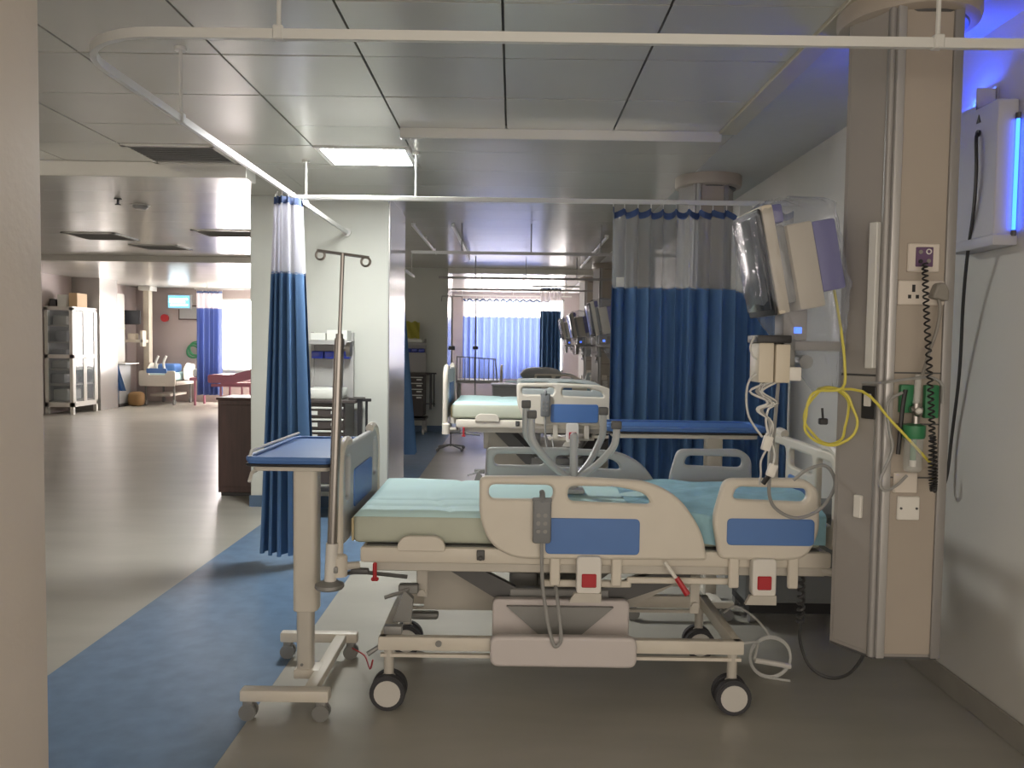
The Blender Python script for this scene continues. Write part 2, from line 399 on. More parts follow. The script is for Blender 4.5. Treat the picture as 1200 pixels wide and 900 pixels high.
# ------------------------------------------------------------------ curtain tracks
RZ = 2.66
def arc(cx, cy, r, a0, a1, n=8): return [(cx+r*math.cos(a0+(a1-a0)*i/n), cy+r*math.sin(a0+(a1-a0)*i/n), RZ) for i in range(n+1)]
tr = thing('curtain_track', (0, 2.79, RZ), 'white curtain track curving round the front bed bay below the ceiling', 'curtain track')
pth = [(2.07, 2.79, RZ)]+[(x, 2.79, RZ) for x in (1.2, 0.4, -0.4, -1.0)]+arc(-1.25, 3.14, .35, -PI/2, -PI, 9)+[(-1.6, yy, RZ) for yy in (3.6, 4.4, 5.2, 6.0, 6.8, 7.66)]
def flat_tube(mb, pts, w, h):
    bm = mb.bm; pts = [Vector(p) for p in pts]; rings = []
    for i, p in enumerate(pts):
        a = pts[max(0, i-1)]; b = pts[min(len(pts)-1, i+1)]; t = (b-a).normalized(); n = Vector((-t.y, t.x, 0))
        rings.append([bm.verts.new(p+n*sx*w/2+Vector((0, 0, sz*h/2))) for sx, sz in ((-1, -1), (1, -1), (1, 1), (-1, 1))])
    for A, C in zip(rings, rings[1:]):
        for j in range(4): bm.faces.new((A[j], A[(j+1) % 4], C[(j+1) % 4], C[j]))
    bm.faces.new(rings[0][::-1]); bm.faces.new(rings[-1]); return mb
obj('rail', flat_tube(MB(), pth, .022, .034), M_RAIL, tr)
for (hx, hy) in ((1.45, 2.79), (-.82, 2.79), (-1.6, 3.85), (-1.6, 6.15)):
    h = obj('hanger', MB().cyl((hx, hy, RZ+.015), (hx, hy, CZ-.01), .008, n=8), M_RAIL, tr)
    obj('ceiling_cap', MB().cyl((hx, hy, CZ-.02), (hx, hy, CZ-.003), .028, n=12), M_RAIL, h)
    obj('rail_clip', B(hx-.018, hx+.018, hy-.018, hy+.018, RZ-.02, RZ+.028, r=.004, seg=1), M_RAIL, h)
obj('end_flange', MB().cyl((-1.6, 7.645, RZ), (-1.6, 7.668, RZ), .04, n=14), M_RAIL, tr)
tr2 = thing('curtain_track', (0, 5.85, RZ), 'white cross track between the first and second bed bays', 'curtain track')
obj('rail', B(-1.585, 2.07, 5.838, 5.862, RZ-.017, RZ+.017, r=.004, seg=1), M_RAIL, tr2)
h = obj('hanger', MB().cyl((-.72, 5.85, RZ+.015), (-.72, 5.85, CZ-.01), .008, n=8), M_RAIL, tr2)
obj('ceiling_cap', MB().cyl((-.72, 5.85, CZ-.02), (-.72, 5.85, CZ-.003), .028, n=12), M_RAIL, h)
def far_track(yy, label):
    t = thing('curtain_track', (0, yy, RZ), label, 'curtain track', 'far curtain tracks')
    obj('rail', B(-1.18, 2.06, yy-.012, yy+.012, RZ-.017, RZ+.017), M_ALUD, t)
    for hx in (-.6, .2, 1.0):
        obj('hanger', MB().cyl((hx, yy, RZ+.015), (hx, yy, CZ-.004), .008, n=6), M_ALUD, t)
    return t
far_track(9.2, 'third dark cross track counted from the camera, above bed with raised rail')
far_track(12.6, 'fourth dark cross track hanging deep in the ward')
far_track(15.2, 'fifth dark cross track hanging nearest the window curtains')
for (x0, x1, a, b_, lab) in ((-1.16, -1.13, 9.0, 11.8, 'white rail running inward along the ceiling by the square pillars'), (-.71, -.68, 9.0, 12.6, 'white inward ceiling rail over the middle of the aisle'), (1.13, 1.16, 9.8, 13.6, 'white inward ceiling rail beside the far monitors')):
    t = thing('ceiling_rail', (x0, a, 2.93), lab, 'ceiling rail', 'inward ceiling rails')
    obj('rail', B(x0, x1, a, b_, 2.93, 2.965, r=.004, seg=1), M_RAIL, t)
    for yy in (a+.2, (a+b_)/2, b_-.2): obj('bracket', B(x0+.004, x1-.004, yy-.02, yy+.02, 2.965, CZ-.004), M_RAIL, t)

# ------------------------------------------------------------------ curtains
def curtain(name, fpath, z0, zm, z1, n, mats, label, group=None, hooks=8, drop=0.03, root_loc=None, sag=None, nv=8, hook_z=RZ):
    """fpath(s, t) -> (x, y): s along the cloth, t = 0 at the top, 1 at the hem."""
    p = fpath(.5, 0); rt_ = thing(name, root_loc or (p[0], p[1], z0), label, 'curtain', group)
    H = z1-z0
    def hang(s): return (sag(s) if sag else 0) - drop*abs(math.sin(PI*hooks*s))
    def f(zt, zb):
        def g(u, v):
            zz = zt+(zb-zt)*v; t = (z1-zz)/H
            zz += hang(u)*max(0, 1-t*3)
            x, y_ = fpath(u, t); return (x, y_, zz)
        return g
    obj('header', MB().grid(f(z1, z1-.05), n, 1), mats[2], rt_)
    obj('net_panel', MB().grid(f(z1-.05, zm), n, nv), mats[1], rt_)
    obj('drape', MB().grid(f(zm+.015, z0), n, nv*2), mats[0], rt_)
    for i in range(hooks+1):
        s = min(.999, max(.001, i/hooks)); x, y_ = fpath(s, 0)
        zt = z1+hang(s)
        if hook_z-zt < 0.12:
            obj('hook', MB().tube([(x, y_, zt-.01), (x, y_, zt+.015), (x*.999, y_, hook_z-.012)], .004, 5), M_RAIL, rt_)
    return rt_
def left_path(s, t):
    w = .095+.105*t; ph = 2*PI*5.5*s
    x = -1.605 + w*(2*s-1) + (.012+.012*t)*math.sin(ph*2+.5) - .01*t
    y_ = 5.62 + (.055+.03*t)*math.sin(ph+.5*math.sin(5*s)) + .05*math.cos(PI*2*s)
    return x, y_
curtain('cubicle_curtain', left_path, .10, 2.08, 2.62, 160, (M_CURT, M_NETW, M_HEAD), 'bunched blue curtain with lit white net top gathered before the square pillar', hooks=9, drop=.01)
def right_path(s, t):
    x = .70+1.34*s + .01*math.sin(2*PI*15*s+1)
    a = (.022+.03*min(1, t*2))
    y_ = 5.85 + a*math.sin(2*PI*13*s + .6*math.sin(7*s)) + .012*math.sin(2*PI*4.3*s)
    if s < .03: y_ -= .10*(1-s/.03)
    return x, y_
curtain('cubicle_curtain', right_path, .30, 2.03, 2.62, 200, (M_CURT, M_NETG, M_HEAD), 'wide drawn blue curtain with grey net top behind the near bed', hooks=14, drop=.035,
        sag=lambda s: -.09*math.exp(-((s-.74)/.05)**2))
tag_ = obj('paper_tag', B(.745, .80, 5.775, 5.778, 2.035, 2.105), M_PAPER, None, 'small white paper tag clipped on the net of the wide curtain', 'tag')
def bay_path(s, t):
    ph = 2*PI*4*s
    return -1.56+.12*t+(.05+.10*t)*math.sin(ph), 10.6+.25*s
def bay2(s, t): x, y_ = bay_path(s, t); return x, y_
bt = thing('curtain_track', (-1.5, 10.7, RZ), 'side track carrying the narrow curtain beyond the square pillar', 'curtain track')
obj('rail', B(-1.57, -1.545, 9.3, 12.5, RZ-.017, RZ+.017), M_RAIL, bt)
for hy in (9.6, 12.2): obj('hanger', MB().cyl((-1.557, hy, RZ+.015), (-1.557, hy, CZ-.004), .008, n=6), M_RAIL, bt)
curtain('cubicle_curtain', bay2, .12, 2.05, 2.60, 70, (M_CURT, M_NETW, M_HEAD), 'narrow blue curtain hanging straight beyond the square pillar edge', hooks=4, drop=.01)
def far_path(x0, x1, yy, n, amp):
    def f(s, t): return x0+(x1-x0)*s, yy+amp*(1+.5*t)*math.sin(2*PI*n*s+.8*math.sin(9*s))
    return f
curtain('window_curtain', far_path(-1.28, .95, 20.4, 13, .05), .75, 2.33, 2.80, 170, (M_CURTL, M_NETD, M_HEAD), 'sunlit light blue curtain drawn across the far window', hooks=13, drop=.05, hook_z=2.86)
curtain('cubicle_curtain', far_path(.58, 1.03, 17.0, 5, .05), .5, 2.34, 2.84, 70, (M_CURT, M_NETD, M_HEAD), 'dark blue gathered curtain with pale net top before the far window', hooks=5, drop=.01, hook_z=2.86)
ft = thing('curtain_track', (0, 20.4, 2.86), 'white window curtain track on the far right wall', 'curtain track')
obj('rail', B(-1.5, 1.5, 20.39, 20.41, 2.855, 2.885), M_RAIL, ft)
for hx in (-1.3, 0, 1.3): obj('hanger', MB().cyl((hx, 20.4, 2.88), (hx, 20.4, CZ-.004), .008, n=6), M_RAIL, ft)
ft = thing('curtain_track', (.8, 17, 2.86), 'short dark track carrying the gathered far curtain', 'curtain track')
obj('rail', B(.4, 2.06, 16.99, 17.01, 2.855, 2.885), M_ALUD, ft)
for hx in (.6, 1.6): obj('hanger', MB().cyl((hx, 17, 2.88), (hx, 17, CZ-.004), .008, n=6), M_ALUD, ft)
curtain('cubicle_curtain', far_path(-7.55, -6.95, 19.0, 5, .10), .32, 2.38, 2.80, 90, (M_CURTL, M_NETD, M_HEAD), 'blue curtain with pinkish net top in the left ward window light', hooks=5, drop=.01, hook_z=2.84)
ft = thing('curtain_track', (-6.5, 19, 2.84), 'curved pale track above the left ward curtain', 'curtain track')
obj('rail', flat_tube(MB(), [(-7.6, 19, 2.85), (-6.6, 19, 2.85), (-5.6, 18.9, 2.85), (-4.2, 18.6, 2.85)], .03, .035), M_RAIL, ft)
for hx, hy in ((-7.3, 19), (-5.6, 18.9)): obj('hanger', MB().cyl((hx, hy, 2.86), (hx, hy, CZ-.004), .009, n=6), M_RAIL, ft)

# ------------------------------------------------------------------ hospital bed
def caster(root, x, y_, postz, brake=True, twin=.03):
    c = obj('caster', MB().cyl((x, y_, .10), (x, y_, postz), .022, n=12).box(x-.028, x+.028, y_-.012, y_+.012, .075, .15, r=.006, seg=1), M_BEDF, root)
    for s in (-1, 1):
        yy = y_+s*twin
        obj('wheel', MB().cyl((x, yy-.014, .079), (x, yy+.014, .079), .078, n=28).cyl((x, yy-.018, .079), (x, yy+.018, .079), .070, n=28), M_RUBBER, c)
        obj('hub', MB().cyl((x, yy-.021, .079), (x, yy+.021, .079), .058, n=24), M_HUB, c)
    return c
def end_board(x, th, name, root, mir, U):
    # panel standing across the bed, outline in (y, z)
    z = lambda v: v+U
    out = rpoly([(3.50, z(.70)), (4.36, z(.70)), (4.40, z(1.04)), (4.33, z(1.14)), (3.53, z(1.14)), (3.46, z(1.04))], [.05, .05, .05, .06, .06, .05])
    if mir > 0:
        holes = [rrect(3.53, 3.63, z(.90), z(1.09), .03), rrect(4.23, 4.33, z(.90), z(1.09), .03)]; ins = rrect(3.70, 4.16, z(.83), z(1.01), .03)
    else:
        holes = [rrect(3.53, 3.72, z(.80), z(1.09), .04), rrect(3.77, 4.09, z(1.00), z(1.09), .03), rrect(4.14, 4.33, z(.80), z(1.09), .04)]; ins = rrect(3.78, 4.08, z(.80), z(.96), .03)
    f = obj(name, MB().panel(out, holes, x, th, .012, 'yz'), M_BEDG if mir > 0 else M_BEDP, root)  # footboard shade put into its grey; the headboard stays beige
    obj('insert', MB().panel(ins, [], x, th+.012, .003, 'yz'), M_BLUEP, f)
    for yy, d in ((3.455, 1), (4.405, -1)):
        obj('end_post', MB().tube([(x, yy, z(.60)), (x, yy, z(.80)), (x, yy, z(1.02)), (x, yy+.03*d, z(1.12)), (x, yy+.11*d, z(1.155)), (x, yy+.20*d, z(1.15))], .022, 10, smooth=5), M_BEDP, f)
    return f
def rail_big(y_, root, U, blue=True, m=M_BEDP):
    z = lambda v: v+U
    out = rpoly([(-.136, z(1.03)), (.22, z(1.035)), (.60, z(1.02)), (.74, z(.95)), (.84, z(.80)), (.865, z(.672)), (.02, z(.668)), (-.09, z(.73)), (-.136, z(.85))],
                [.03, .1, .12, .1, .08, .02, .12, .10, .08], 6)
    h1 = rrect(-.095, .185, z(.932), z(.995), .03); h2 = rpoly([(.25, z(.925)), (.62, z(.915)), (.585, z(.965)), (.47, z(.992)), (.25, z(.992))], [.03, .03, .03, .05, .03])
    r_ = obj('side_rail', MB().panel(out, [h1, h2], y_, .042, .014), m, root)
    s = -1 if y_ < 3.9 else 1
    obj('insert', MB().panel(rrect(.155, .565, z(.695), z(.853), .022), [], y_+s*.019, .016, .003), M_BLUEP, r_)
    return r_
def rail_small(y_, root, U, m=M_BEDP):
    z = lambda v: v+U
    out = rpoly([(.93, z(1.035)), (1.28, z(1.04)), (1.345, z(.99)), (1.352, z(.80)), (1.30, z(.69)), (1.20, z(.675)), (.915, z(.680)), (.882, z(.86))], [.04, .06, .05, .08, .06, .05, .03, .05], 6)
    h = rpoly([(.965, z(.945)), (1.29, z(.935)), (1.295, z(.995)), (.985, z(1.0))], .03)
    r_ = obj('side_rail', MB().panel(out, [h], y_, .042, .014), m, root)
    s = -1 if y_ < 3.9 else 1
    obj('insert', MB().panel(rrect(.945, 1.325, z(.745), z(.862), .022), [], y_+s*.019, .016, .003), M_BLUEP, r_)
    return r_
def wrinkle(x, y_): return .006*math.sin(9*x+2*math.sin(5*y_))*math.cos(6*y_+1.3*math.sin(4*x)) + .003*math.sin(23*y_+3*math.sin(3*x))
def bed(off, lift, label, rails=M_BEDP):
    global OFF
    OFF = Vector((off[0], off[1], 0)); U = lift; z = lambda v: v+U
    root = thing('hospital_bed', (.35, 3.93, 0), label, 'bed', 'hospital beds of the right ward')
    # mattress and sheet
    mt = obj('mattress', B(-.70, 1.39, 3.50, 4.37, z(.71), z(.838), r=.025, seg=3), M_MATT, root)
    obj('foam_end', B(-.712, -.698, 3.52, 4.35, z(.715), z(.82), r=.005, seg=1), M_FOAM, mt)
    def sheet(u, v):
        x = -.698+1.6*u; y_ = 3.505+.86*v
        zz = .858+.5*wrinkle(x, y_)
        for yc in (3.66, 3.80): zz -= .009*math.exp(-((y_-yc-.02*math.sin(3*x))/.016)**2)
        zz -= .007*math.exp(-((x+.32-.06*math.sin(6*y_))/.02)**2)
        if v < .012 or v > .988 or u < .01: zz = .830
        return (x, y_, z(zz))
    obj('bed_sheet', MB().grid(sheet, 60, 60), M_SHEET, mt, sharp=80)
    def sheet2(u, v):
        x = .55+.855*u; w = v*1.18-.16
        if w < 0: y_ = 3.488-.004*math.sin(30*x); zz = .860+w*.80+.004*math.sin(25*x)
        elif w > 1: y_ = 4.378; zz = .842-(w-1)*2
        else: y_ = 3.488+.89*w; zz = .864+1.2*wrinkle(x*1.5+4, y_*1.4)+.05*u*u*math.sin(PI*min(1, max(0, w)))
        return (x, y_+.012*math.sin(18*x)*(w < 0), z(zz))
    obj('blue_sheet', MB().grid(sheet2, 40, 60), M_SHEETB, mt, 'crumpled blue sheet tucked round the head end', sharp=80)
    # platform frame
    pf = obj('platform_frame', MB().box(-.66, 1.42, 3.455, 3.49, z(.635), z(.706), r=.012).box(-.66, 1.42, 4.36, 4.395, z(.635), z(.706), r=.012)
        .box(-.66, -.62, 3.47, 4.38, z(.64), z(.70), r=.008).box(1.38, 1.42, 3.47, 4.38, z(.64), z(.70), r=.008), M_BEDP, root)
    obj('mattress_stop', MB().panel(rpoly([(-.50, z(.69)), (-.28, z(.69)), (-.29, z(.735)), (-.32, z(.758)), (-.46, z(.758)), (-.49, z(.735))], .03), [], 3.46, .03, .006), M_BEDP, pf)
    obj('under_beam', MB().box(-.60, 1.40, 3.475, 3.52, z(.595), z(.637), r=.004, seg=1).box(-.60, 1.40, 4.33, 4.375, z(.595), z(.637), r=.004, seg=1), M_BEDF, pf)
    obj('platform_deck', MB().box(-.64, .10, 3.50, 4.36, z(.685), z(.705)).box(.12, .60, 3.50, 4.36, z(.685), z(.705)).box(.62, 1.38, 3.50, 4.36, z(.685), z(.705)), M_MIDG, pf)
    obj('clip', MB().box(.005-.03-.12, .01-.12, 3.444, 3.456, z(.655), z(.70), r=.003, seg=1).ball((-.128, 3.446, z(.665)), .012), M_DARK, pf)
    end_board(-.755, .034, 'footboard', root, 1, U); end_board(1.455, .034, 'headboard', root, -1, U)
    for bx in (-.745, 1.462):
        for by in (3.44, 4.41):
            b_ = obj('bumper', MB().cyl((bx, by, z(.58)), (bx, by, z(.665)), .034, n=16).ball((bx, by, z(.665)), .034, (1, 1, .4)), M_BEDP, root)
            obj('bumper_arm', MB().tube([(bx, by, z(.62)), (bx+(.08 if bx < 0 else -.08), by+(.03 if by < 3.9 else -.03), z(.62))], .018, 8), M_BEDF, b_)
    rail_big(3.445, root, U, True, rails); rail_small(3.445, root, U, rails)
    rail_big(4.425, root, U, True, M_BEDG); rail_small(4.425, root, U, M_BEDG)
    # rail supports, release boxes
    for y_, s in ((3.445, -1), (4.425, 1)):
        for x in (.20, .47, .985, 1.245):
            obj('rail_arm', MB().box(x-.022, x+.022, y_-.012, y_+.012, z(.55), z(.70), r=.005, seg=1), M_BEDP, root)
        obj('link_bar', MB().box(.14, .54, y_+.02, y_+.045, z(.535), z(.565), r=.005, seg=1).box(.52, 1.0, y_+.02, y_+.04, z(.555), z(.582), r=.005, seg=1), M_BEDP, root)
        for x0, x1 in ((.292, .40), (1.055, 1.16)):
            lb = obj('release_latch', MB().panel(rrect(x0, x1, z(.525), z(.69), .02), [], y_+s*.02, .05, .006), M_WHITE, root)
            obj('latch_button', B(x0+.022, x1-.022, y_+s*.046-.006, y_+s*.046+.006, z(.555), z(.615), r=.004, seg=1), M_RED, lb)
            obj('latch_guard', MB().prism([(x0-.03, z(.49)), (x1, z(.49)), (x1, z(.53)), (x0-.01, z(.53))], y_+s*.03, y_+s*.05-.001), M_BEDF, lb)
    # lift mechanism
    for y_ in (3.62, 4.24):
        obj('lift_arm', MB().prism([(-.36, z(.615)), (-.22, z(.615)), (.03, .49+U*.5), (.03, .42+U*.5), (-.05, .43+U*.5)], y_-.02, y_+.02), M_DARK, root)
        obj('lift_arm', MB().prism([(1.02, z(.61)), (.80, z(.60)), (.42, .49+U*.5), (.42, .42+U*.5), (.52, .43+U*.5)], y_-.02, y_+.02), M_DARK, root)
        obj('cross_bar', B(.0, .46, y_-.025, y_+.025, .425+U*.5, .487+U*.5, r=.006, seg=1), M_MIDG, root)
        obj('pivot_plate', MB().box(-.425, -.375, y_-.03, y_-.02, .44+U, .64+U, r=.004, seg=1).cyl((-.40, y_-.045, z(.60)), (-.40, y_-.02, z(.60)), .018, n=12).cyl((-.40, y_-.045, z(.465)), (-.40, y_-.02, z(.465)), .016, n=12), M_BEDF, root)
        obj('pivot_plate', MB().box(.83, .875, y_-.03, y_-.02, .38+U, .56+U, r=.004, seg=1).cyl((.852, y_-.045, z(.42)), (.852, y_-.02, z(.42)), .018, n=12), M_BEDF, root)
    obj('leg_plate', MB().prism([(-.40, z(.605)), (-.30, z(.60)), (-.04, .40+U*.5), (-.08, .30), (-.42, .30)], 3.84, 3.88), M_BEDF, root)
    obj('leg_plate', MB().prism([(.55, .30), (.85, .46+U), (.98, .56+U), (.80, .56+U), (.46, .40+U*.5)], 3.84, 3.88), M_BEDF, root)
    obj('actuator', MB().cyl((.02, 3.95, .40), (.42, 3.95, .42+U), .045, n=16).box(.0, .14, 3.88, 4.02, .34, .48, r=.015).cyl((.20, 3.75, .36), (.55, 3.75, .60+U), .028, n=12), M_MIDG, root)
    obj('motor', MB().box(.10, .30, 3.58, 3.68, z(.57), z(.62), r=.01).box(-.05, .05, 3.6, 3.7, z(.575), z(.625), r=.01), M_DARK, root)
    obj('under_tray', B(-.25, .95, 3.72, 4.2, z(.60), z(.625), r=.006, seg=1), M_BEDF, root)
    # base
    bf = obj('base_frame', MB().box(-.57, 1.03, 3.405, 3.445, .262, .322, r=.006).box(-.57, 1.03, 4.03, 4.07, .262, .322, r=.006)
        .box(-.57, -.53, 3.41, 4.06, .262, .322, r=.006).box(.985, 1.025, 3.41, 4.06, .262, .322, r=.006), M_BEDP, root)
    obj('lower_bar', MB().box(-.56, 1.02, 3.41, 3.43, .232, .246).box(-.56, 1.02, 4.04, 4.06, .232, .246), M_BEDP, bf)
    obj('base_cover', MB().panel(rrect(-.08, .555, .214, .347, .04), [], 3.385, .05, .012), M_BEDW, root)
    obj('hump_cover', MB().panel(rrect(-.075, .545, .26, .455, .03), [], 3.56, .05, .01), M_BEDW, root)
    for y_ in (3.62, 4.24):
        obj('gusset', MB().prism([(-.01, .43+U*.5), (.47, .43+U*.5), (.31, .29), (.15, .29)], y_-.11 if y_ < 4 else y_-.012, y_+.012), M_MIDG, root)
    obj('fixing_bolt', MB().cyl((-.305, 3.398, .297), (-.305, 3.406, .297), .014, n=12), M_MIDG, bf)
    for cx, cy in ((-.525, 3.43), (.985, 3.43), (-.525, 4.05), (.985, 4.05)): caster(root, cx, cy, .265)
    obj('brake_pedal', MB().tube([(-.52, 3.46, .23), (-.56, 3.45, .27), (-.62, 3.43, .235)], .012, 8), M_MIDG, root)
    obj('far_pedal', MB().box(-.50, -.36, 3.97, 4.03, .20, .235, r=.012), M_MIDG, root)
    obj('end_bracket', MB().box(-.55, -.47, 3.43, 3.47, .322, .36, r=.006).prism([(-.52, .355), (-.44, .355), (-.43, .46), (-.47, .50)], 3.50, 3.54).tube([(-.56, 3.52, .46), (-.50, 3.52, .48), (-.45, 3.52, .50)], .009, 6).box(-.50, -.41, 3.53, 3.57, .475, .515, r=.005, seg=1), M_MIDG, root)
    rl = obj('release_lever', MB().tube([(-.74, 3.47, z(.58)), (-.66, 3.455, z(.595)), (-.45, 3.455, z(.575))], .009, 6).box(-.70, -.62, 3.44, 3.475, z(.585), z(.61), r=.008), M_DARK, root)
    obj('lever_tab', MB().box(-.60, -.583, 3.435, 3.455, z(.56), z(.64), r=.005, seg=1).box(-.608, -.575, 3.435, 3.455, z(.558), z(.575), r=.005, seg=1), M_RED, rl)
    cp = obj('emergency_lever', MB().tube([(.68, 3.44, z(.66)), (.735, 3.41, z(.585))], .009, 8), M_WHITE, root)
    obj('lever_grip', MB().tube([(.728, 3.413, z(.60)), (.775, 3.40, z(.53))], [.012, .016, .014], 8), M_RED, cp)
    OFF = Vector((0, 0, 0))
    return root
bed1 = bed((0, 0), 0, 'beige hospital bed with flat aqua mattress, nearest the camera')
bed2 = bed((.18, 3.38), .25, 'raised hospital bed with blue rail insert, right behind the near bed')
bed3 = bed((.55, 11.3), .05, 'far hospital bed in shade before the dark gathered curtain')

# pillow on far bed
def pillow(x0, x1, y0, y1, z0, h, m, name, label):
    def f(sg):
        def g(u, v):
            a = (1-abs(2*u-1)**3)*(1-abs(2*v-1)**3)
            return (x0+(x1-x0)*u, y0+(y1-y0)*v, z0+h/2+sg*h/2*max(0, a)**.5)
        return g
    mb = MB().grid(f(1), 14, 14).grid(f(-1), 14, 14)
    bmesh.ops.remove_doubles(mb.bm, verts=mb.bm.verts[:], dist=1e-4)
    return obj(name, mb, m, None, label, 'pillow', sharp=80)
pillow(.15, .95, 14.95, 15.5, .915, .28, M_GREYF, 'pillow', 'large grey pillow lying on the far shaded bed')

# bed remote on the near rail
rm = thing('bed_remote', (.14, 3.41, .83), 'grey bed remote hooked over the near bed side rail', 'remote control')
rbm = MB().box(.098, .178, 3.392, 3.42, .745, .935, r=.012)
hand = obj('handset', rbm, M_REMOTE, rm)
obj('hook', MB().tube([(.138, 3.405, .92), (.138, 3.40, .95), (.138, 3.42, .962), (.138, 3.462, .958)], .012, 8, smooth=3).box(.095, .18, 3.396, 3.414, .925, .945, r=.006), M_REMOTE, rm)
for bz in (.80, .835, .87):
    for bx in (.122, .152): obj('button', MB().cyl((bx, 3.3915, bz), (bx, 3.3885, bz), .009, n=10), M_MIDG, hand)
obj('cord', MB().tube([(.138, 3.406, .75), (.14, 3.40, .66), (.145, 3.40, .56), (.16, 3.39, .46), (.175, 3.365, .38), (.195, 3.345, .32), (.215, 3.345, .322), (.225, 3.35, .36), (.21, 3.40, .50), (.20, 3.55, .58)], .008, 8, smooth=5), M_CABLEG, rm)

clone(rm, (.15, 3.38, .25), 'grey bed remote hooked over the rail of the raised bed')

# four-armed tubular frame standing on the mattress
OFF = Vector((0, 0, .018))
tf = thing('tubular_frame', (.33, 3.98, .845), 'grey tubular frame with four bent arms standing on the near bed', 'frame')
obj('post', MB().tube([(.32, 3.98, .86), (.315, 3.98, 1.13)], .021, 12).ball((.315, 3.98, 1.13), .021), M_BEDG, tf)
obj('foot', MB().box(.27, .37, 3.93, 4.03, .845, .87, r=.008), M_BEDG, tf)
for (x, y_, zt, dx) in ((.10, 3.90, 1.235, 0), (.075, 4.10, 1.27, 0), (.475, 4.10, 1.24, 0), (.515, 3.88, 1.19, 0)):
    kx = .03 if x < .3 else -.02
    a = obj('arm', MB().tube([(.315, 3.98, .90), ((x+.32)/2, (y_+3.98)/2, .985), (x+kx, y_, 1.08), (x, y_, 1.14), (x, y_, zt)], .018, 10, smooth=5), M_BEDG, tf)
    obj('arm_clamp', B(x-.024, x+.024, y_-.024, y_+.024, zt-.01, zt+.03, r=.006), M_DARK, a)

OFF = Vector((0, 0, 0))

# ------------------------------------------------------------------ IV pole on the bed corner
iv = thing('iv_pole', (-.78, 3.42, .55), 'stainless drip pole with two hanging rings at the near bed footboard', 'drip pole')
obj('lower_tube', MB().tube([(-.775, 3.42, .70), (-.745, 3.42, 1.62)], .021, 14), M_CHROME, iv)
obj('sleeve', MB().tube([(-.782, 3.42, .555), (-.774, 3.42, .73)], .026, 14), M_WHITE, iv)
obj('base_disc', MB().lathe((-.785, 3.42, .53), [(.058, 0), (.064, .008), (.062, .02), (.03, .034), (.02, .036)], 24), M_MIDG, iv)
upz = obj('upper_rod', MB().tube([(-.7455, 3.42, 1.60), (-.732, 3.42, 1.985)], .0085, 10).cyl((-.7455, 3.42, 1.60), (-.745, 3.42, 1.64), .016, n=12), M_CHROME, iv)
hk = obj('hook_bar', MB().tube([(-.842, 3.42, 1.995), (-.62, 3.42, 1.968)], .0065, 8), M_CHROME, iv)
obj('hook_ring', MB().ring((-.828, 3.42, 1.976), .019, .0055), M_CHROME, hk)
obj('hook_ring', MB().ring((-.634, 3.42, 1.950), .019, .0055), M_CHROME, hk)
kb = obj('clamp_knob', MB().cyl((-.745, 3.42, 1.575), (-.70, 3.42, 1.575), .009, n=8).cyl((-.712, 3.42, 1.575), (-.694, 3.42, 1.575), .034, n=14), M_MIDG, iv)
obj('pole_bracket', MB().box(-.79, -.745, 3.40, 3.47, .60, .63, r=.006), M_MIDG, iv)

# ------------------------------------------------------------------ overbed tables
ob = thing('overbed_table', (-.95, 3.65, 0), 'rolling overbed table with blue top standing on the blue floor strip', 'overbed table')
tt = obj('table_top', MB().panel(rrect(-1.165, -.785, 3.45, 4.25, .05), [], 1.078, .022, .006, 'xy'), M_BLUEP, ob)
obj('rim', MB().panel(rrect(-1.17, -.78, 3.445, 4.255, .055), [rrect(-1.145, -.805, 3.47, 4.23, .04)], 1.088, .022, .006, 'xy'), M_BLUEP, tt)
obj('edge_band', MB().panel(rrect(-1.172, -.778, 3.443, 4.257, .055), [], 1.062, .012, .004, 'xy'), M_BLACK, tt)
obj('top_frame', MB().panel(rrect(-1.145, -.80, 3.48, 4.22, .04), [], 1.044, .024, .005, 'xy'), M_BEDP, ob)
obj('hand_rail', MB().tube([(-1.145, 3.46, 1.10), (-1.15, 3.50, 1.12), (-1.13, 4.2, 1.12)], .007, 6), M_WHITE, tt)
obj('release_handle', MB().tube([(-1.13, 3.55, 1.035), (-1.15, 3.50, 1.02), (-1.152, 3.47, .985)], .008, 6), M_WHITE, ob)
obj('column', MB().panel(rrect(-.972, -.862, 3.50, 3.60, .03), [], .715, .64, .004, 'xy'), M_BEDP, ob)
ic = obj('inner_column', MB().panel(rrect(-.957, -.887, 3.512, 3.588, .02), [], .25, .33, .004, 'xy'), M_BEDF, ob)
for zz in (.115, .15): obj('column_screw', MB().cyl((-.93, 3.508, zz), (-.93, 3.513, zz), .007, n=8), M_MIDG, ic)
bb = obj('base', MB().box(-1.13, -.755, 3.27, 3.33, .085, .135, r=.008).box(-1.155, -.765, 3.94, 3.99, .085, .135, r=.008).box(-.875, -.82, 3.30, 3.97, .087, .128, r=.006).box(-.965, -.85, 3.50, 3.60, .088, .13, r=.006), M_BEDP, ob)
for cx, cy in ((-1.10, 3.30), (-.79, 3.30), (-1.12, 3.965), (-.80, 3.965)):
    c = obj('caster', MB().box(cx-.022, cx+.022, cy-.02, cy+.02, .055, .088, r=.008), M_MIDG, ob)
    obj('wheel', MB().cyl((cx, cy-.024, .036), (cx, cy-.008, .036), .036, n=18).cyl((cx, cy+.008, .036), (cx, cy+.024, .036), .036, n=18), M_MIDG, c)
obj('foot_cord', MB().tube([(-.79, 3.945, .06), (-.70, 3.80, .08), (-.63, 3.55, .12), (-.60, 3.45, .20)], .004, 5, smooth=4), M_RED, None, 'thin red cord from table caster to the bed base', 'cord')

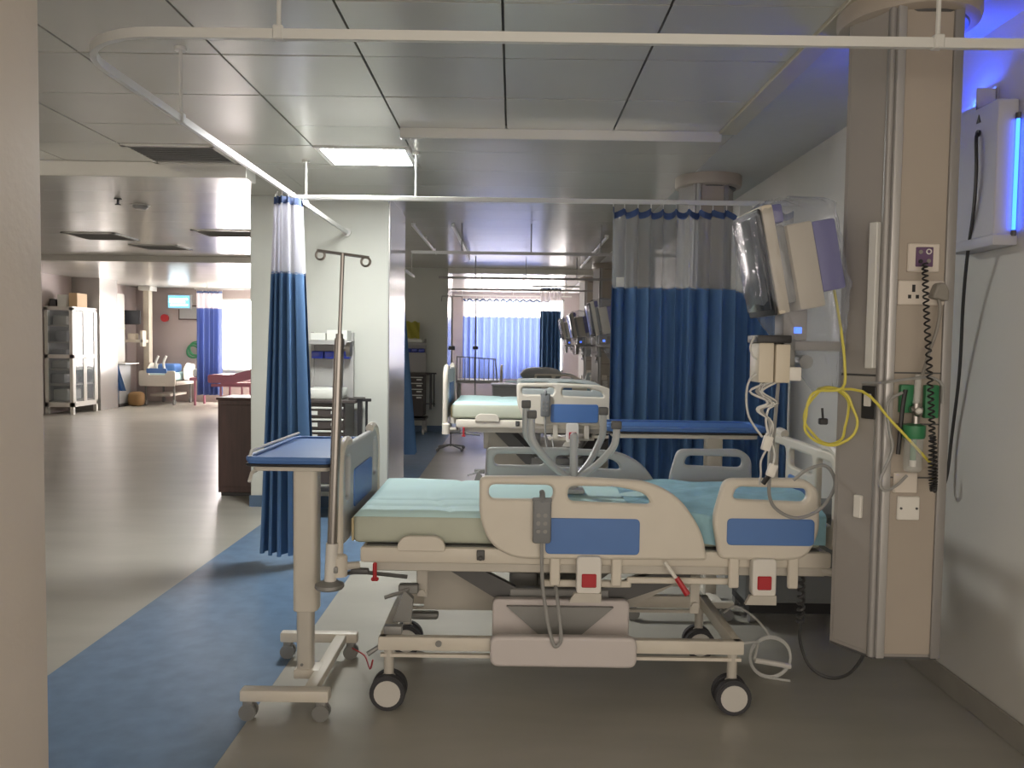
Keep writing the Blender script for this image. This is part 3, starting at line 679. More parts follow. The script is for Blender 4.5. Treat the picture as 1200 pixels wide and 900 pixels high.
ob2 = thing('overbed_table', (1.1, 4.8, 0), 'long blue topped overbed table standing behind the near bed', 'overbed table')
t2 = obj('table_top', MB().panel(rrect(.56, 1.50, 4.62, 5.02, .05), [], 1.118, .024, .006, 'xy'), M_BLUEP, ob2)
obj('rim', MB().panel(rrect(.555, 1.505, 4.615, 5.025, .055), [rrect(.585, 1.475, 4.645, 4.995, .04)], 1.130, .022, .006, 'xy'), M_BLUEP, t2)
obj('edge_band', MB().panel(rrect(.554, 1.506, 4.613, 5.027, .055), [], 1.10, .012, .004, 'xy'), M_BLACK, t2)
obj('top_frame', MB().panel(rrect(.60, 1.46, 4.66, 4.98, .04), [], 1.078, .026, .005, 'xy'), M_BEDP, ob2)
obj('column', B(1.18, 1.28, 4.76, 4.86, .35, 1.07, r=.02), M_BEDP, ob2)
obj('inner_column', B(1.195, 1.265, 4.775, 4.845, .09, .40, r=.01), M_BEDF, ob2)
obj('base', MB().box(.70, 1.32, 4.58, 4.62, .075, .115, r=.006).box(.70, 1.32, 5.0, 5.04, .075, .115, r=.006).box(1.20, 1.26, 4.6, 5.02, .077, .11, r=.006), M_BEDP, ob2)
for cx, cy in ((.73, 4.60), (1.28, 4.60), (.73, 5.02), (1.28, 5.02)):
    obj('caster', MB().cyl((cx, cy-.018, .038), (cx, cy+.018, .038), .038, n=16).box(cx-.016, cx+.016, cy-.02, cy+.02, .05, .08), M_MIDG, ob2)

# ------------------------------------------------------------------ pendants
HEX = [(1.445, 3.10), (1.70, 3.10), (1.79, 3.27), (1.70, 3.40), (1.445, 3.40), (1.345, 3.27)]
def pendant(label):
    p = thing('service_pendant', (1.57, 3.29, .385), label, 'service pendant', 'ceiling service pendants')
    obj('body', MB().prism(HEX, .385, 2.93, 'xy'), M_PENDS, p)
    obj('front_panel', B(1.487, 1.668, 3.090, 3.101, .40, 2.92, r=.002, seg=1), M_PEND, p)
    obj('edge_profile', B(1.452, 1.484, 3.078, 3.104, .385, 2.93, r=.005), M_ALU, p)
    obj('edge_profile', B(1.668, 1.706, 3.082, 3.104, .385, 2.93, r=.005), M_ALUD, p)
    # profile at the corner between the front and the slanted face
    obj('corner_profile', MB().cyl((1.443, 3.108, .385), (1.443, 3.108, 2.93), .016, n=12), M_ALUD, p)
    d = (Vector((1.345, 3.27, 0))-Vector((1.445, 3.10, 0))).normalized(); n = Vector((-abs(d.y), -abs(d.x), 0)).normalized()
    def on(s, off): q = Vector((1.445, 3.10, 0))+d*s+n*off; return q
    R_ = Matrix(((d.x, n.x, 0, 0), (d.y, n.y, 0, 0), (0, 0, 1, 0), (0, 0, 0, 1)))
    def side(name, s0, s1, z0, z1, o0, o1, m, par, r=.003):
        T = Matrix.Translation((1.445, 3.10, 0)) @ R_
        return obj(name, MB().box(s0, s1, o0, o1, z0, z1, r=r, seg=1, M=T), m, par)
    side('side_panel', .02, .18, .40, 2.92, 0, .006, M_PENDS, p)
    side('side_channel', .022, .058, 1.53, 2.10, .004, .03, M_RAIL, p)
    op = side('gas_outlet', .012, .075, 1.33, 1.46, .005, .018, M_BLACK, p)
    side('outlet_dial', .028, .056, 1.38, 1.43, .018, .032, M_WHITE, op)
    side('joint_line', .02, .18, 1.498, 1.506, .004, .008, M_DARK, p)
    side('side_switch', .058, .092, .93, 1.02, .005, .022, M_WHITE, p)
    fl = obj('ceiling_flange', MB().lathe((1.59, 3.30, 2.90), [(.235, 0), (.262, .012), (.268, .03), (.268, .097)], 36), M_PEND, p)
    obj('flange_seam', MB().lathe((1.59, 3.30, 2.893), [(.22, 0), (.225, .008)], 36), M_DARK, fl)
    obj('bottom_cap', MB().prism([(x*1.0, y_) for x, y_ in HEX], .375, .386, 'xy'), M_DARK, p)
    # front fittings
    sp_ = obj('socket_plate', B(1.520, 1.642, 3.078, 3.092, 1.905, 2.015, r=.004, seg=1), M_PLATE, p)
    si = obj('socket_insert', B(1.548, 1.614, 3.073, 3.080, 1.925, 2.00, r=.002, seg=1), M_PURP, sp_)
    for (hx, hz, mm) in ((1.562, 1.98, M_PLUG), (1.595, 1.98, M_WHITE), (1.565, 1.945, M_BLACK), (1.595, 1.945, M_BLACK)):
        pass
    obj('port', MB().ring((1.596, 3.072, 1.983), .009, .0025, n=14, tn=5), M_WHITE, sp_)
    obj('port', MB().cyl((1.564, 3.068, 1.945), (1.564, 3.075, 1.945), .008, n=10), M_BLACK, sp_)
    obj('port', MB().cyl((1.596, 3.070, 1.947), (1.596, 3.075, 1.947), .008, n=10), M_PLUG, sp_)
    obj('port', MB().cyl((1.564, 3.070, 1.981), (1.564, 3.075, 1.981), .008, n=10), M_PLUG, sp_)
    ds = obj('double_socket', B(1.487, 1.667, 3.078, 3.092, 1.778, 1.872, r=.004, seg=1), M_PLATE, p)
    for hx, hz, w, h_ in ((1.545, 1.842, .006, .014), (1.53, 1.81, .006, .007), (1.56, 1.81, .006, .007)):
        obj('pin_hole', B(hx-w, hx+w, 3.0765, 3.079, hz-h_, hz+h_), M_BLACK, ds)
    for zz in (1.515, 1.315, 1.105): obj('joint_line', B(1.487, 1.668, 3.087, 3.0912, zz-.003, zz+.003), M_DARK, p)
    s1 = obj('switch_plate', B(1.497, 1.590, 3.078, 3.092, 1.045, 1.125, r=.004, seg=1), M_PLATE, p)
    s2 = obj('switch_plate', B(1.515, 1.602, 3.078, 3.092, .938, 1.032, r=.004, seg=1), M_WHITE, p)
    for hx in (1.528, 1.589): obj('plate_screw', MB().cyl((hx, 3.075, .985), (hx, 3.079, .985), .005, n=8), M_DARK, s2)
    return p
pd1 = pendant('full beige service pendant with sockets, beside the near bed head')
pd2 = clone(pd1, (0, 3.3, 0), 'second service pendant, seen through the net of the wide curtain')
pd3 = clone(pd1, (0, 6.8, 0), 'third service pendant in shade past the wide curtain edge')
pd5 = clone(pd1, (0, 12.9, 0), 'farthest service pendant, beside the gathered dark curtain')
pd4 = clone(pd1, (0, 10.2, 0), 'fourth service pendant, deep beside the far monitors')

# things plugged into or hung on the first pendant
fm = thing('flowmeter', (1.56, 3.06, 1.14), 'green oxygen flowmeter with clear jar on the pendant front', 'flowmeter')
obj('outlet_block', MB().box(1.505, 1.56, 3.065, 3.091, 1.36, 1.47, r=.006).box(1.60, 1.655, 3.065, 3.091, 1.34, 1.47, r=.006), M_GREEN, fm)
obj('flow_tube', MB().cyl((1.558, 3.05, 1.40), (1.562, 3.05, 1.51), .013, n=12), M_CLEAR, fm)
obj('valve', MB().cyl((1.558, 3.05, 1.31), (1.558, 3.05, 1.40), .014, n=12).cyl((1.535, 3.05, 1.375), (1.58, 3.05, 1.375), .012, n=10).ball((1.558, 3.035, 1.365), .017), M_CHROME, fm)
obj('valve_knob', MB().ball((1.556, 3.026, 1.372), .013), M_WHITE, fm)
obj('jar_cap', MB().lathe((1.55, 3.045, 1.265), [(.038, 0), (.042, .01), (.042, .05), (.02, .056)], 20), M_GREEN, fm)
jr = obj('jar', MB().lathe((1.55, 3.045, 1.135), [(.026, 0), (.034, .01), (.036, .13)], 20), M_CLEAR, fm)
obj('dip_tube', MB().cyl((1.55, 3.045, 1.18), (1.55, 3.045, 1.27), .011, n=10), M_GREEN, fm)
obj('dip_tip', MB().cyl((1.55, 3.045, 1.155), (1.55, 3.045, 1.18), .012, n=10), M_WHITE, fm)
obj('gauge_strap', MB().tube([(1.52, 3.06, 1.45), (1.508, 3.055, 1.38), (1.50, 3.06, 1.20)], .008, 6, smooth=4), M_BLACK, fm)
pg = thing('power_plug', (1.63, 3.06, 1.82), 'grey power plug in the double socket with cable hanging down', 'plug')
obj('plug_body', MB().panel(rpoly([(1.596, 1.805), (1.66, 1.79), (1.662, 1.83), (1.645, 1.862), (1.617, 1.862)], .012), [], 3.055, .045, .008), M_PLUG, pg)
obj('cable', MB().tube([(1.632, 3.055, 1.80), (1.635, 3.05, 1.75), (1.625, 3.05, 1.68), (1.60, 3.05, 1.60), (1.585, 3.045, 1.55), (1.57, 3.04, 1.50)], .007, 8, smooth=5), M_PLUG, pg)
def helix(path, r, turns, n, sub=10):
    P_ = catmull([Vector(p) for p in path], 24); L = len(P_)-1; N_ = int(turns*sub); out = []
    for i in range(N_+1):
        t = i/N_*L; k = min(int(t), L-1); q = P_[k].lerp(P_[k+1], t-k); d = (P_[k+1]-P_[k]).normalized()
        a = d.cross(Vector((0, 1, .01))).normalized(); b_ = d.cross(a); an = 2*PI*i/sub
        out.append(q+a*r*math.cos(an)+b_*r*math.sin(an))
    return out
cc = obj('coiled_cord', MB().tube(helix([(1.567, 3.045, 1.935), (1.573, 3.03, 1.75), (1.580, 3.0, 1.50), (1.588, 2.985, 1.30), (1.592, 2.985, 1.15), (1.602, 2.985, 1.075), (1.606, 2.99, 1.15), (1.600, 3.0, 1.28)], .0095, 62, 5, 9), .0038, 5),
         M_BLACK, None, 'black coiled cord hanging from the socket insert down the pendant', 'cord')
gl = obj('grey_cable', MB().tube([(1.40, 3.17, 1.47), (1.43, 3.08, 1.475), (1.50, 3.04, 1.49), (1.60, 3.04, 1.50), (1.65, 3.04, 1.47), (1.655, 3.045, 1.40)], .006, 6, smooth=5), M_CABLEG, None, 'grey cable crossing the pendant above the flowmeter', 'cable')
gl2 = obj('grey_cable', MB().tube([(1.505, 3.055, 1.44), (1.45, 3.05, 1.40), (1.455, 3.045, 1.30), (1.47, 3.045, 1.22), (1.43, 3.05, 1.10), (1.445, 3.045, 1.06), (1.49, 3.045, 1.08), (1.53, 3.045, 1.12)], .006, 6, smooth=6), M_CABLEG, None, 'grey tube looping down past the light edge profile of the pendant', 'cable')

# ------------------------------------------------------------------ monitor in plastic
def monitor(label):
    p = thing('patient_monitor', (1.10, 3.25, 1.68), label, 'monitor', 'patient monitors on pendant arms')
    T = Matrix.Translation((1.095, 3.25, 1.955)) @ Matrix.Rotation(math.radians(-11.5), 4, 'Y') @ Matrix.Rotation(math.radians(6), 4, 'Z')
    def bx(name, x0, x1, y0, y1, z0, z1, m, par, r=.01): return obj(name, MB().box(x0, x1, y0, y1, z0, z1, r=r, M=T), m, par)
    bz = bx('bezel', -.128, -.112, -.13, .13, -.205, .215, M_BLACK, p)
    bx('screen', -.136, -.129, -.115, .115, -.18, .19, M_SCREEN, bz, .002)
    bx('front_housing', -.112, -.062, -.13, .13, -.205, .225, M_DEVC, p)
    bx('spacer', -.062, -.020, -.11, .11, -.17, .14, M_MIDG, p)
    bx('rear_housing', -.020, .088, -.125, .12, -.205, .135, M_DEVC, p)
    bx('battery_pack', .088, .185, -.12, .11, -.15, .13, M_DEVP, p)
    bx('handle', -.062, -.01, -.10, .10, .15, .225, M_DEVP, p)
    # crumpled plastic bag
    def bag(u, v):
        a = 2*PI*u; zz = .25-.80*v
        sq = lambda c: math.copysign(abs(c)**.45, c)
        w = 1.0 if v < .5 else 1.0-.75*((v-.5)/.5)
        cx = .0+.08*max(0, v-.45)*1.5
        X_ = cx+.02+(.185 if math.cos(a) > 0 else .165)*sq(math.cos(a))*w
        Y_ = -.0+.165*sq(math.sin(a))*w
        if v < .06: X_ *= .3+.7*v/.06; Y_ *= .3+.7*v/.06
        j = .010*math.sin(14*a+9*v)+.008*math.sin(31*v*2+5*a)+.006*math.sin(23*a-20*v)
        q = Vector((X_*(1+j*2.2), Y_*(1+j*1.5), zz+.004*math.sin(19*a)))
        return T @ q
    obj('plastic_cover', MB().grid(bag, 72, 40), M_WRAP, p, sharp=20)
    obj('support_arm', MB().box(1.06, 1.352, 3.22, 3.32, 1.595, 1.635, r=.008).box(1.09, 1.19, 3.21, 3.32, 1.635, 1.765, r=.01), M_PENDS, p)
    obj('arm_joint', MB().cyl((1.10, 3.3, 1.47), (1.10, 3.3, 1.60), .03, n=14).cyl((1.20, 3.24, 1.55), (1.20, 3.34, 1.55), .028, n=14), M_MIDG, p)
    obj('indicator', B(1.135, 1.165, 3.205, 3.221, 1.665, 1.69, r=.002, seg=1), M_UVDIM, p)
    return p
mn = monitor('plastic wrapped monitor tilted over the head of the near bed')
clone(mn, (.0, 6.8, 0), 'plastic wrapped monitor showing just past the wide curtain edge')
clone(mn, (.0, 10.2, 0), 'middle plastic wrapped monitor of the far row')
clone(mn, (-.0, 12.9, 0), 'farthest plastic wrapped monitor beside the gathered dark curtain')

# parameter module with its cables
mo = thing('module_box', (1.03, 3.2, 1.465), 'cream sensor module with black top hanging beneath the wrapped monitor', 'monitor module')
obj('case', MB().box(.975, 1.035, 3.14, 3.26, 1.467, 1.625, r=.005).box(1.042, 1.10, 3.14, 3.26, 1.467, 1.620, r=.005), M_DEVC, mo)
obj('case_top', B(.965, 1.10, 3.13, 3.27, 1.625, 1.655, r=.004), M_BLACK, mo)
obj('side_module', B(1.10, 1.15, 3.15, 3.25, 1.475, 1.53, r=.005), M_WHITE, mo)
obj('mount', B(1.09, 1.14, 3.2, 3.3, 1.52, 1.64, r=.005), M_MIDG, mo)
obj('cable', MB().tube([(.975, 3.17, 1.56), (.955, 3.16, 1.575), (.945, 3.16, 1.61), (.962, 3.16, 1.65)], .004, 5, smooth=4), M_CABLEW, mo)
obj('cable', MB().tube([(.972, 3.16, 1.50), (.945, 3.15, 1.48), (.932, 3.15, 1.42), (.945, 3.15, 1.33), (1.0, 3.15, 1.25)], .0045, 5, smooth=5), M_CABLEW, mo)
bd = obj('cable_bundle', MB(), M_CABLEG, mo) if False else None
for i in range(7):
    a = random.uniform(-.03, .03); b_ = random.uniform(-.03, .03)
    obj('cable', MB().tube([(1.0+.01*i, 3.17, 1.47), (.975+a, 3.16, 1.43), (1.03+b_, 3.15, 1.385), (.995-a, 3.15, 1.36), (1.03+a*.5, 3.16, 1.31), (1.02+b_*.6, 3.15, 1.25)], .005, 5, smooth=5), M_CABLEG if i % 2 else M_CABLEW, mo)
cl = thing('cable_connector', (1.02, 3.15, 1.19), 'white cable connector dangling below the sensor module', 'connector')
obj('connector_body', MB().box(-.018, .018, -.012, .012, -.03, .03, r=.005, M=Matrix.Translation((1.02, 3.15, 1.225)) @ Matrix.Rotation(.25, 4, 'Y')), M_WHITE, cl)
obj('cable', MB().tube([(1.018, 3.15, 1.20), (1.0, 3.16, 1.15), (1.005, 3.17, 1.10), (1.01, 3.2, 1.05)], .0045, 5, smooth=4), M_CABLEW, cl)
cl = thing('cable_connector', (1.03, 3.15, 1.09), 'white cable connector with black tip just above the small rail', 'connector')
obj('connector_body', MB().box(-.017, .017, -.012, .012, -.026, .026, r=.005, M=Matrix.Translation((1.045, 3.16, 1.115)) @ Matrix.Rotation(.35, 4, 'Y')), M_WHITE, cl)
obj('connector_tip', MB().cyl((1.033, 3.16, 1.092), (1.015, 3.17, 1.06), .011, n=8), M_BLACK, cl)
obj('cable', MB().tube([(1.05, 3.16, 1.138), (1.055, 3.16, 1.18), (1.035, 3.16, 1.25)], .0045, 5, smooth=4), M_CABLEW, cl)
obj('grey_cable', MB().tube([(1.075, 3.2, 1.47), (1.072, 3.22, 1.30), (1.07, 3.25, 1.12), (1.085, 3.30, .99), (1.13, 3.33, .92), (1.22, 3.34, .885), (1.32, 3.34, .93), (1.37, 3.33, 1.03), (1.33, 3.32, 1.11), (1.25, 3.31, 1.10), (1.19, 3.32, 1.05)], .0075, 7, smooth=6),
    M_CABLEG, None, 'thick grey cable dropping from the module and looping before the small rail', 'cable')
yp = []
for i in range(27):
    a = 2*PI*i/12.5+1.6
    yp.append((1.265+(.118-.0016*i+.012*math.sin(1.7*i))*math.cos(a)+.003*i*.3, 3.12+.004*i, 1.335+(.115+.003*math.sin(i))*math.sin(a)))
obj('yellow_hose', MB().tube([(1.285, 3.20, 1.85), (1.30, 3.16, 1.70), (1.31, 3.13, 1.55), (1.30, 3.12, 1.45)]+yp[1:]+[(1.37, 3.10, 1.44), (1.46, 3.04, 1.33), (1.56, 3.02, 1.22), (1.625, 3.03, 1.15), (1.635, 3.06, 1.10)], .0055, 7, smooth=4),
    M_YEL, None, 'yellow hose looped in coils between the monitor and the pendant', 'hose')
obj('hose_clip', MB().box(1.215, 1.25, 3.12, 3.14, 1.305, 1.33, r=.004, seg=1).tube([(1.232, 3.13, 1.33), (1.228, 3.13, 1.37)], .005, 5), M_BLACK, None, 'small black clip hanging inside the yellow hose loops', 'clip')

# air purifier with blue tube on the right wall
uv = thing('uv_purifier', (2.0, 3.45, 2.05), 'grey wall purifier box glowing blue along one edge', 'purifier')
obj('case', MB().panel(rrect(3.30, 3.63, 2.06, 2.64, .012), [], 2.018, .085, .006, 'yz'), M_UVBOX, uv)
obj('base_lip', B(1.965, 2.068, 3.285, 3.635, 2.04, 2.085, r=.006), M_UVBOX, uv)
obj('tube', MB().cyl((2.050, 3.286, 2.10), (2.050, 3.286, 2.56), .007, n=12), M_UV, uv)
obj('upper_tube', MB().cyl((2.03, 3.50, 2.665), (2.03, 3.62, 2.665), .014, n=12), M_UVUP, uv)
obj('tube_baffle', MB().box(1.976, 1.982, 3.46, 3.63, 2.635, 2.656).box(2.058, 2.066, 3.46, 3.63, 2.635, 2.74).box(1.976, 2.062, 3.46, 3.466, 2.635, 2.73), M_UVBOX, uv)  # added plates that hide the upper tube and block its light from the wall
for zz in (2.09, 2.565): obj('tube_cap', MB().cyl((2.050, 3.286, zz-.012), (2.050, 3.286, zz+.012), .010, n=10), M_DARK, uv)
obj('socket_mark', MB().prism([(3.42, 2.575), (3.45, 2.575), (3.435, 2.61)], 1.9725, 1.9775, 'yz'), M_BLACK, uv)
obj('lead_socket', MB().cyl((1.978, 3.43, 2.53), (1.966, 3.43, 2.53), .014, n=10), M_BLACK, uv)
obj('power_lead', MB().tube([(1.97, 3.43, 2.53), (1.958, 3.42, 2.50), (1.958, 3.41, 2.37), (1.965, 3.43, 2.20), (1.985, 3.50, 2.0), (2.01, 3.56, 1.80), (2.04, 3.62, 1.50), (2.05, 3.68, 1.20), (2.045, 3.69, 1.05), (2.035, 3.70, .975), (2.01, 3.70, .955), (1.985, 3.69, .98), (1.98, 3.685, 1.05)], .0075, 8, smooth=6), M_BLACK, uv)

# cables near the bed head, floor level
wt = thing('tubing_coil', (1.28, 3.55, 0), 'white tubing coiled in a ring on the floor by the near bed wheel', 'tubing')
ring = MB()
for i in range(2): ring.ring((1.27, 3.78, .105+.008*i), .098, .006, axis='y', n=28)
obj('coil', ring, M_CABLEW, wt)
obj('connector', MB().tube([(1.19, 3.76, .10), (1.36, 3.755, .075)], .013, 8), M_WHITE, wt)
obj('tail', MB().tube([(1.19, 3.77, .10), (1.19, 3.72, .20), (1.14, 3.60, .25), (1.05, 3.55, .26)], .006, 6, smooth=4).tube([(1.27, 3.78, .205), (1.22, 3.85, .27), (1.15, 3.95, .30), (1.10, 4.0, .25)], .005, 6, smooth=4), M_CABLEW, wt)
obj('foot', MB().tube([(1.27, 3.78, .006), (1.30, 3.77, .006), (1.36, 3.75, .006)], .006, 6), M_CABLEW, wt)
obj('spiral_lead', MB().tube(helix([(1.375, 3.70, .62), (1.385, 3.72, .50), (1.40, 3.75, .38), (1.41, 3.78, .28)], .013, 10, 5, 9)
    +[Vector(p) for p in catmull([Vector(q) for q in ((1.41, 3.78, .28), (1.42, 3.80, .18), (1.46, 3.78, .07), (1.54, 3.75, .025), (1.61, 3.70, .06), (1.64, 3.62, .17), (1.65, 3.55, .33), (1.65, 3.47, .42))], 6)], .008, 6), M_DARK, None,
    'dark spiral lead looping from the bed head down to the pendant foot', 'cable')
lk = thing('low_locker', (1.68, 4.75, 0), 'low dark grey locker behind the near bed head', 'locker')
obj('carcass', B(1.36, 2.03, 4.50, 4.95, .14, .64, r=.006, seg=1), M_LOCK, lk)
obj('top', B(1.34, 2.045, 4.48, 4.97, .64, .665, r=.006, seg=1), M_LOCK, lk)
obj('door', B(1.38, 1.69, 4.492, 4.502, .16, .62, r=.003, seg=1), M_LOCK, lk)
obj('door', B(1.70, 2.01, 4.492, 4.502, .16, .62, r=.003, seg=1), M_LOCK, lk)
obj('plinth', B(1.40, 1.99, 4.56, 4.92, .06, .14), M_BLACK, lk)
for cx, cy in ((1.42, 4.58), (1.96, 4.58), (1.42, 4.90), (1.96, 4.90)): obj('caster', MB().cyl((cx-.015, cy, .032), (cx+.015, cy, .032), .032, n=14).box(cx-.012, cx+.012, cy-.015, cy+.015, .03, .065), M_MIDG, lk)

# ------------------------------------------------------------------ pillar trolleys
def trolley(label):
    t = thing('medical_trolley', (-1.68, 7.35, 0), label, 'trolley', 'trolleys before the pillars')
    obj('body', B(-1.88, -1.50, 7.12, 7.55, .33, 1.06, r=.006, seg=1), M_TROLD, t)
    for i in range(4):
        z0 = .62+i*.105
        d = obj('drawer', B(-1.872, -1.508, 7.095, 7.122, z0, z0+.085, r=.004, seg=1), M_TROLD, t)
        obj('drawer_handle', B(-1.872, -1.508, 7.085, 7.097, z0+.075, z0+.092, r=.003, seg=1), M_PAPER, d)
        obj('name_plate', B(-1.80, -1.74, 7.090, 7.0955, z0+.02, z0+.055), M_PAPER, d)
        obj('name_plate', B(-1.62, -1.53, 7.090, 7.0955, z0+.03, z0+.055), M_PAPER, d)
    obj('work_top', B(-1.91, -1.40, 7.08, 7.58, 1.06, 1.09, r=.006, seg=1), M_TROLD, t)
    obj('back_panel', B(-1.88, -1.52, 7.50, 7.53, 1.09, 1.66, r=.004, seg=1), M_TROL, t)
    obj('gantry_post', B(-1.90, -1.87, 7.49, 7.54, 1.09, 1.70), M_TROL, t); obj('gantry_post', B(-1.53, -1.50, 7.49, 7.54, 1.09, 1.70), M_TROL, t)
    obj('top_shelf', B(-1.90, -1.50, 7.28, 7.54, 1.585, 1.625, r=.004, seg=1), M_TROL, t)
    for i in range(3): obj('tilt_bin', B(-1.875+i*.122, -1.762+i*.122, 7.40, 7.50, 1.455, 1.525, r=.010), M_BIN, t)
    obj('side_rack', MB().box(-1.40, -1.36, 7.18, 7.22, .45, 1.10).box(-1.48, -1.28, 7.18, 7.22, 1.075, 1.10).tube([(-1.32, 7.2, 1.08), (-1.32, 7.2, .50)], .012, 6).tube([(-1.46, 7.2, .55), (-1.30, 7.2, .55)], .010, 6), M_BLACK, t)
    obj('lower_tray', B(-1.90, -1.46, 7.10, 7.57, .26, .30, r=.006, seg=1), M_BLACK, t)
    obj('folded_linen', MB().box(-1.84, -1.56, 7.11, 7.12+.0, .5, .58, r=.003, seg=1), M_PAPER, t) if False else None
    for cx, cy in ((-1.87, 7.13), (-1.50, 7.13), (-1.87, 7.54), (-1.50, 7.54)):
        c = obj('caster', MB().box(cx-.02, cx+.02, cy-.02, cy+.02, .09, .27), M_MIDG, t)
        obj('wheel', MB().cyl((cx-.018, cy, .055), (cx+.018, cy, .055), .055, n=16), M_HUB, c)
    return t
tq = trolley('drawer trolley with blue tilt bins, partly behind the bunched curtain')
clone(tq, (-.06, 6.85, 0), 'farther drawer trolley with yellow bag on top, behind the first pillar')
for i, (x0, x1, z0, z1, lab) in enumerate(((-1.86, -1.72, 1.626, 1.69, 'short stack of papers on the trolley top shelf beside curtain'), (-1.71, -1.52, 1.626, 1.72, 'white box standing on the trolley top shelf near the drip pole'))):
    obj('paper_box', B(x0, x1, 7.30, 7.485, z0, z1, r=.004, seg=1), M_PAPER, None, lab, 'box', 'boxes on the trolley shelf')
obj('folded_linen', B(-1.86, -1.54, 7.15, 7.45, 1.091, 1.19, r=.02), M_PAPER, None, 'folded white linen on the work top of the trolley under blue bins', 'linen')
obj('folded_linen', B(-1.86, -1.52, 7.13, 7.5, .301, .327, r=.006, seg=1), M_PAPER, None, 'white linen on the low tray of the near trolley', 'linen')
yb = MB().grid(lambda u, v: (-1.90+.24*u, 14.17+.02*math.sin(9*u+6*v), 1.70+.30*v+.015*math.sin(12*u)), 12, 10)
bmesh.ops.solidify(yb.bm, geom=yb.bm.faces[:], thickness=.03)
obj('yellow_bag', yb, M_YBAG, None, 'yellow waste bag standing on the farther trolley', 'bag')
obj('paper_bundle', MB().box(-1.93, -1.60, 14.1, 14.32, 1.626, 1.70, r=.03), M_PAPER, None, 'crumpled white bundle on the farther trolley shelf', 'bundle')

# dark wooden cabinet by the pillar
wc = thing('wooden_cabinet', (-2.86, 8.35, 0), 'dark brown wooden cabinet standing against the square pillar', 'cabinet')
obj('carcass', B(-3.03, -2.62, 8.16, 8.62, .04, 1.00, r=.004, seg=1), M_WOOD, wc)
obj('top', B(-3.045, -2.61, 8.145, 8.63, 1.00, 1.025, r=.004, seg=1), M_WOOD, wc)
obj('plinth', B(-3.01, -2.64, 8.19, 8.60, 0, .045), M_BLACK, wc)
obj('side_panel', B(-3.0, -2.65, 8.15, 8.162, .10, .95, r=.003, seg=1), M_WOOD, wc)
obj('door_knob', MB().cyl((-3.03, 8.3, .70), (-3.055, 8.3, .70), .014, n=10), M_MIDG, wc)
obj('leaning_board', MB().box(-.02, .02, -.15, .15, 0, .95, r=.004, seg=1, M=Matrix.Translation((-2.93, 8.80, 1.02-1.02)) @ Matrix.Rotation(.22, 4, 'Y') @ Matrix.Diagonal((1, 1, 1.75, 1))), M_TROL, None, 'grey board leaning behind the dark wooden cabinet', 'board')

# ------------------------------------------------------------------ left ward
gc = thing('glass_cabinet', (-9.6, 17.3, 0), 'tall white cabinet with glass fronted shelves against the left wall', 'cabinet')
X0, X1, Y0, Y1 = -9.93, -9.33, 16.85, 17.85
fr = MB()
for (a, b_) in ((X0, X0+.07), (X1-.07, X1)):
    for (c, d) in ((Y0, Y0+.07), (Y1-.07, Y1)): fr.box(a, b_, c, d, 0.0, 2.28)
fr.box(X0, X1, Y0, Y1, 2.22, 2.30).box(X0, X1, Y0, Y1, .16, .26).box(X0, X1, Y0, Y0+.05, 1.20, 1.28).box(X1-.05, X1, Y0, Y1, 1.22, 1.27)
obj('frame', fr, M_CABW, gc)
obj('back_panel', B(X0+.01, X0+.03, Y0+.05, Y1-.05, .2, 2.25), M_GREYF, gc)
for zz in (.26, .62, .95, 1.24, 1.52, 1.88): obj('shelf', B(X0+.03, X1-.04, Y0+.02, Y1-.04, zz, zz+.03), M_CABW, gc)
obj('end_pane', B(X0+.07, X1-.07, Y0+.012, Y0+.02, .26, 2.22), M_CABGL, gc)
for a, b_ in ((Y0+.07, (Y0+Y1)/2-.01), ((Y0+Y1)/2+.01, Y1-.07)):
    d = obj('door', MB().box(X1-.03, X1-.005, a, a+.05, .26, 2.22).box(X1-.03, X1-.005, b_-.05, b_, .26, 2.22).box(X1-.03, X1-.005, a, b_, 1.20, 1.27), M_CABW, gc)
    obj('door_pane', B(X1-.022, X1-.014, a+.05, b_-.05, .27, 2.21), M_CABGL, d)
for i, (xx, zz, w, h_, nm) in enumerate(((-9.80, .65, .30, .22, 'lower'), (-9.75, .98, .34, .16, 'second'), (-9.72, 1.55, .26, .24, 'fourth'), (-9.74, 1.91, .30, .20, 'top'), (-9.76, 1.27, .32, .12, 'middle'), (-9.74, .29, .32, .24, 'bottom'))):
    obj('stored_pack', B(xx-w/2+.05, xx+w/2+.05, 17.0, 17.55, zz+.001, zz+h_, r=.03), M_PAPER if i % 2 else M_GREYF, None, 'wrapped pack on the %s shelf inside the glass cabinet' % nm, 'pack', 'packs in the glass cabinet')
for i, (x0, x1, z1, m_, lab) in enumerate(((-9.90, -9.78, 2.46, M_DARK, 'small dark carton at the wall side on the glass cabinet'), (-9.76, -9.56, 2.56, M_PAPER, 'wide pale carton on top of the glass cabinet'), (-9.54, -9.36, 2.60, M_TAN, 'tan carton at the aisle side on the glass cabinet'))):
    obj('carton', B(x0, x1, 17.0+.05*i, 17.4+.05*i, 2.30, z1, r=.004, seg=1), m_, None, lab, 'carton', 'cartons on the cabinet')
lb = thing('leaning_mattress', (-10, 19.0, 0), 'cream mattress standing upright behind the shiny pillar', 'mattress')
tall = obj('cover', MB().box(-9.86, -9.70, 18.95, 19.9, 1.05, 2.75, r=.03), M_CABW, lb)
obj('seam', MB().box(-9.865, -9.695, 18.94, 19.91, 1.88, 1.91, r=.004, seg=1), M_DEVC, lb)
lw = thing('bedside_locker', (-9.6, 19.4, 0), 'grey bedside locker with blue drawers beneath the standing mattress', 'locker')
obj('carcass', B(-9.88, -9.38, 18.92, 19.5, .08, 1.03, r=.006, seg=1), M_GREYF, lw)
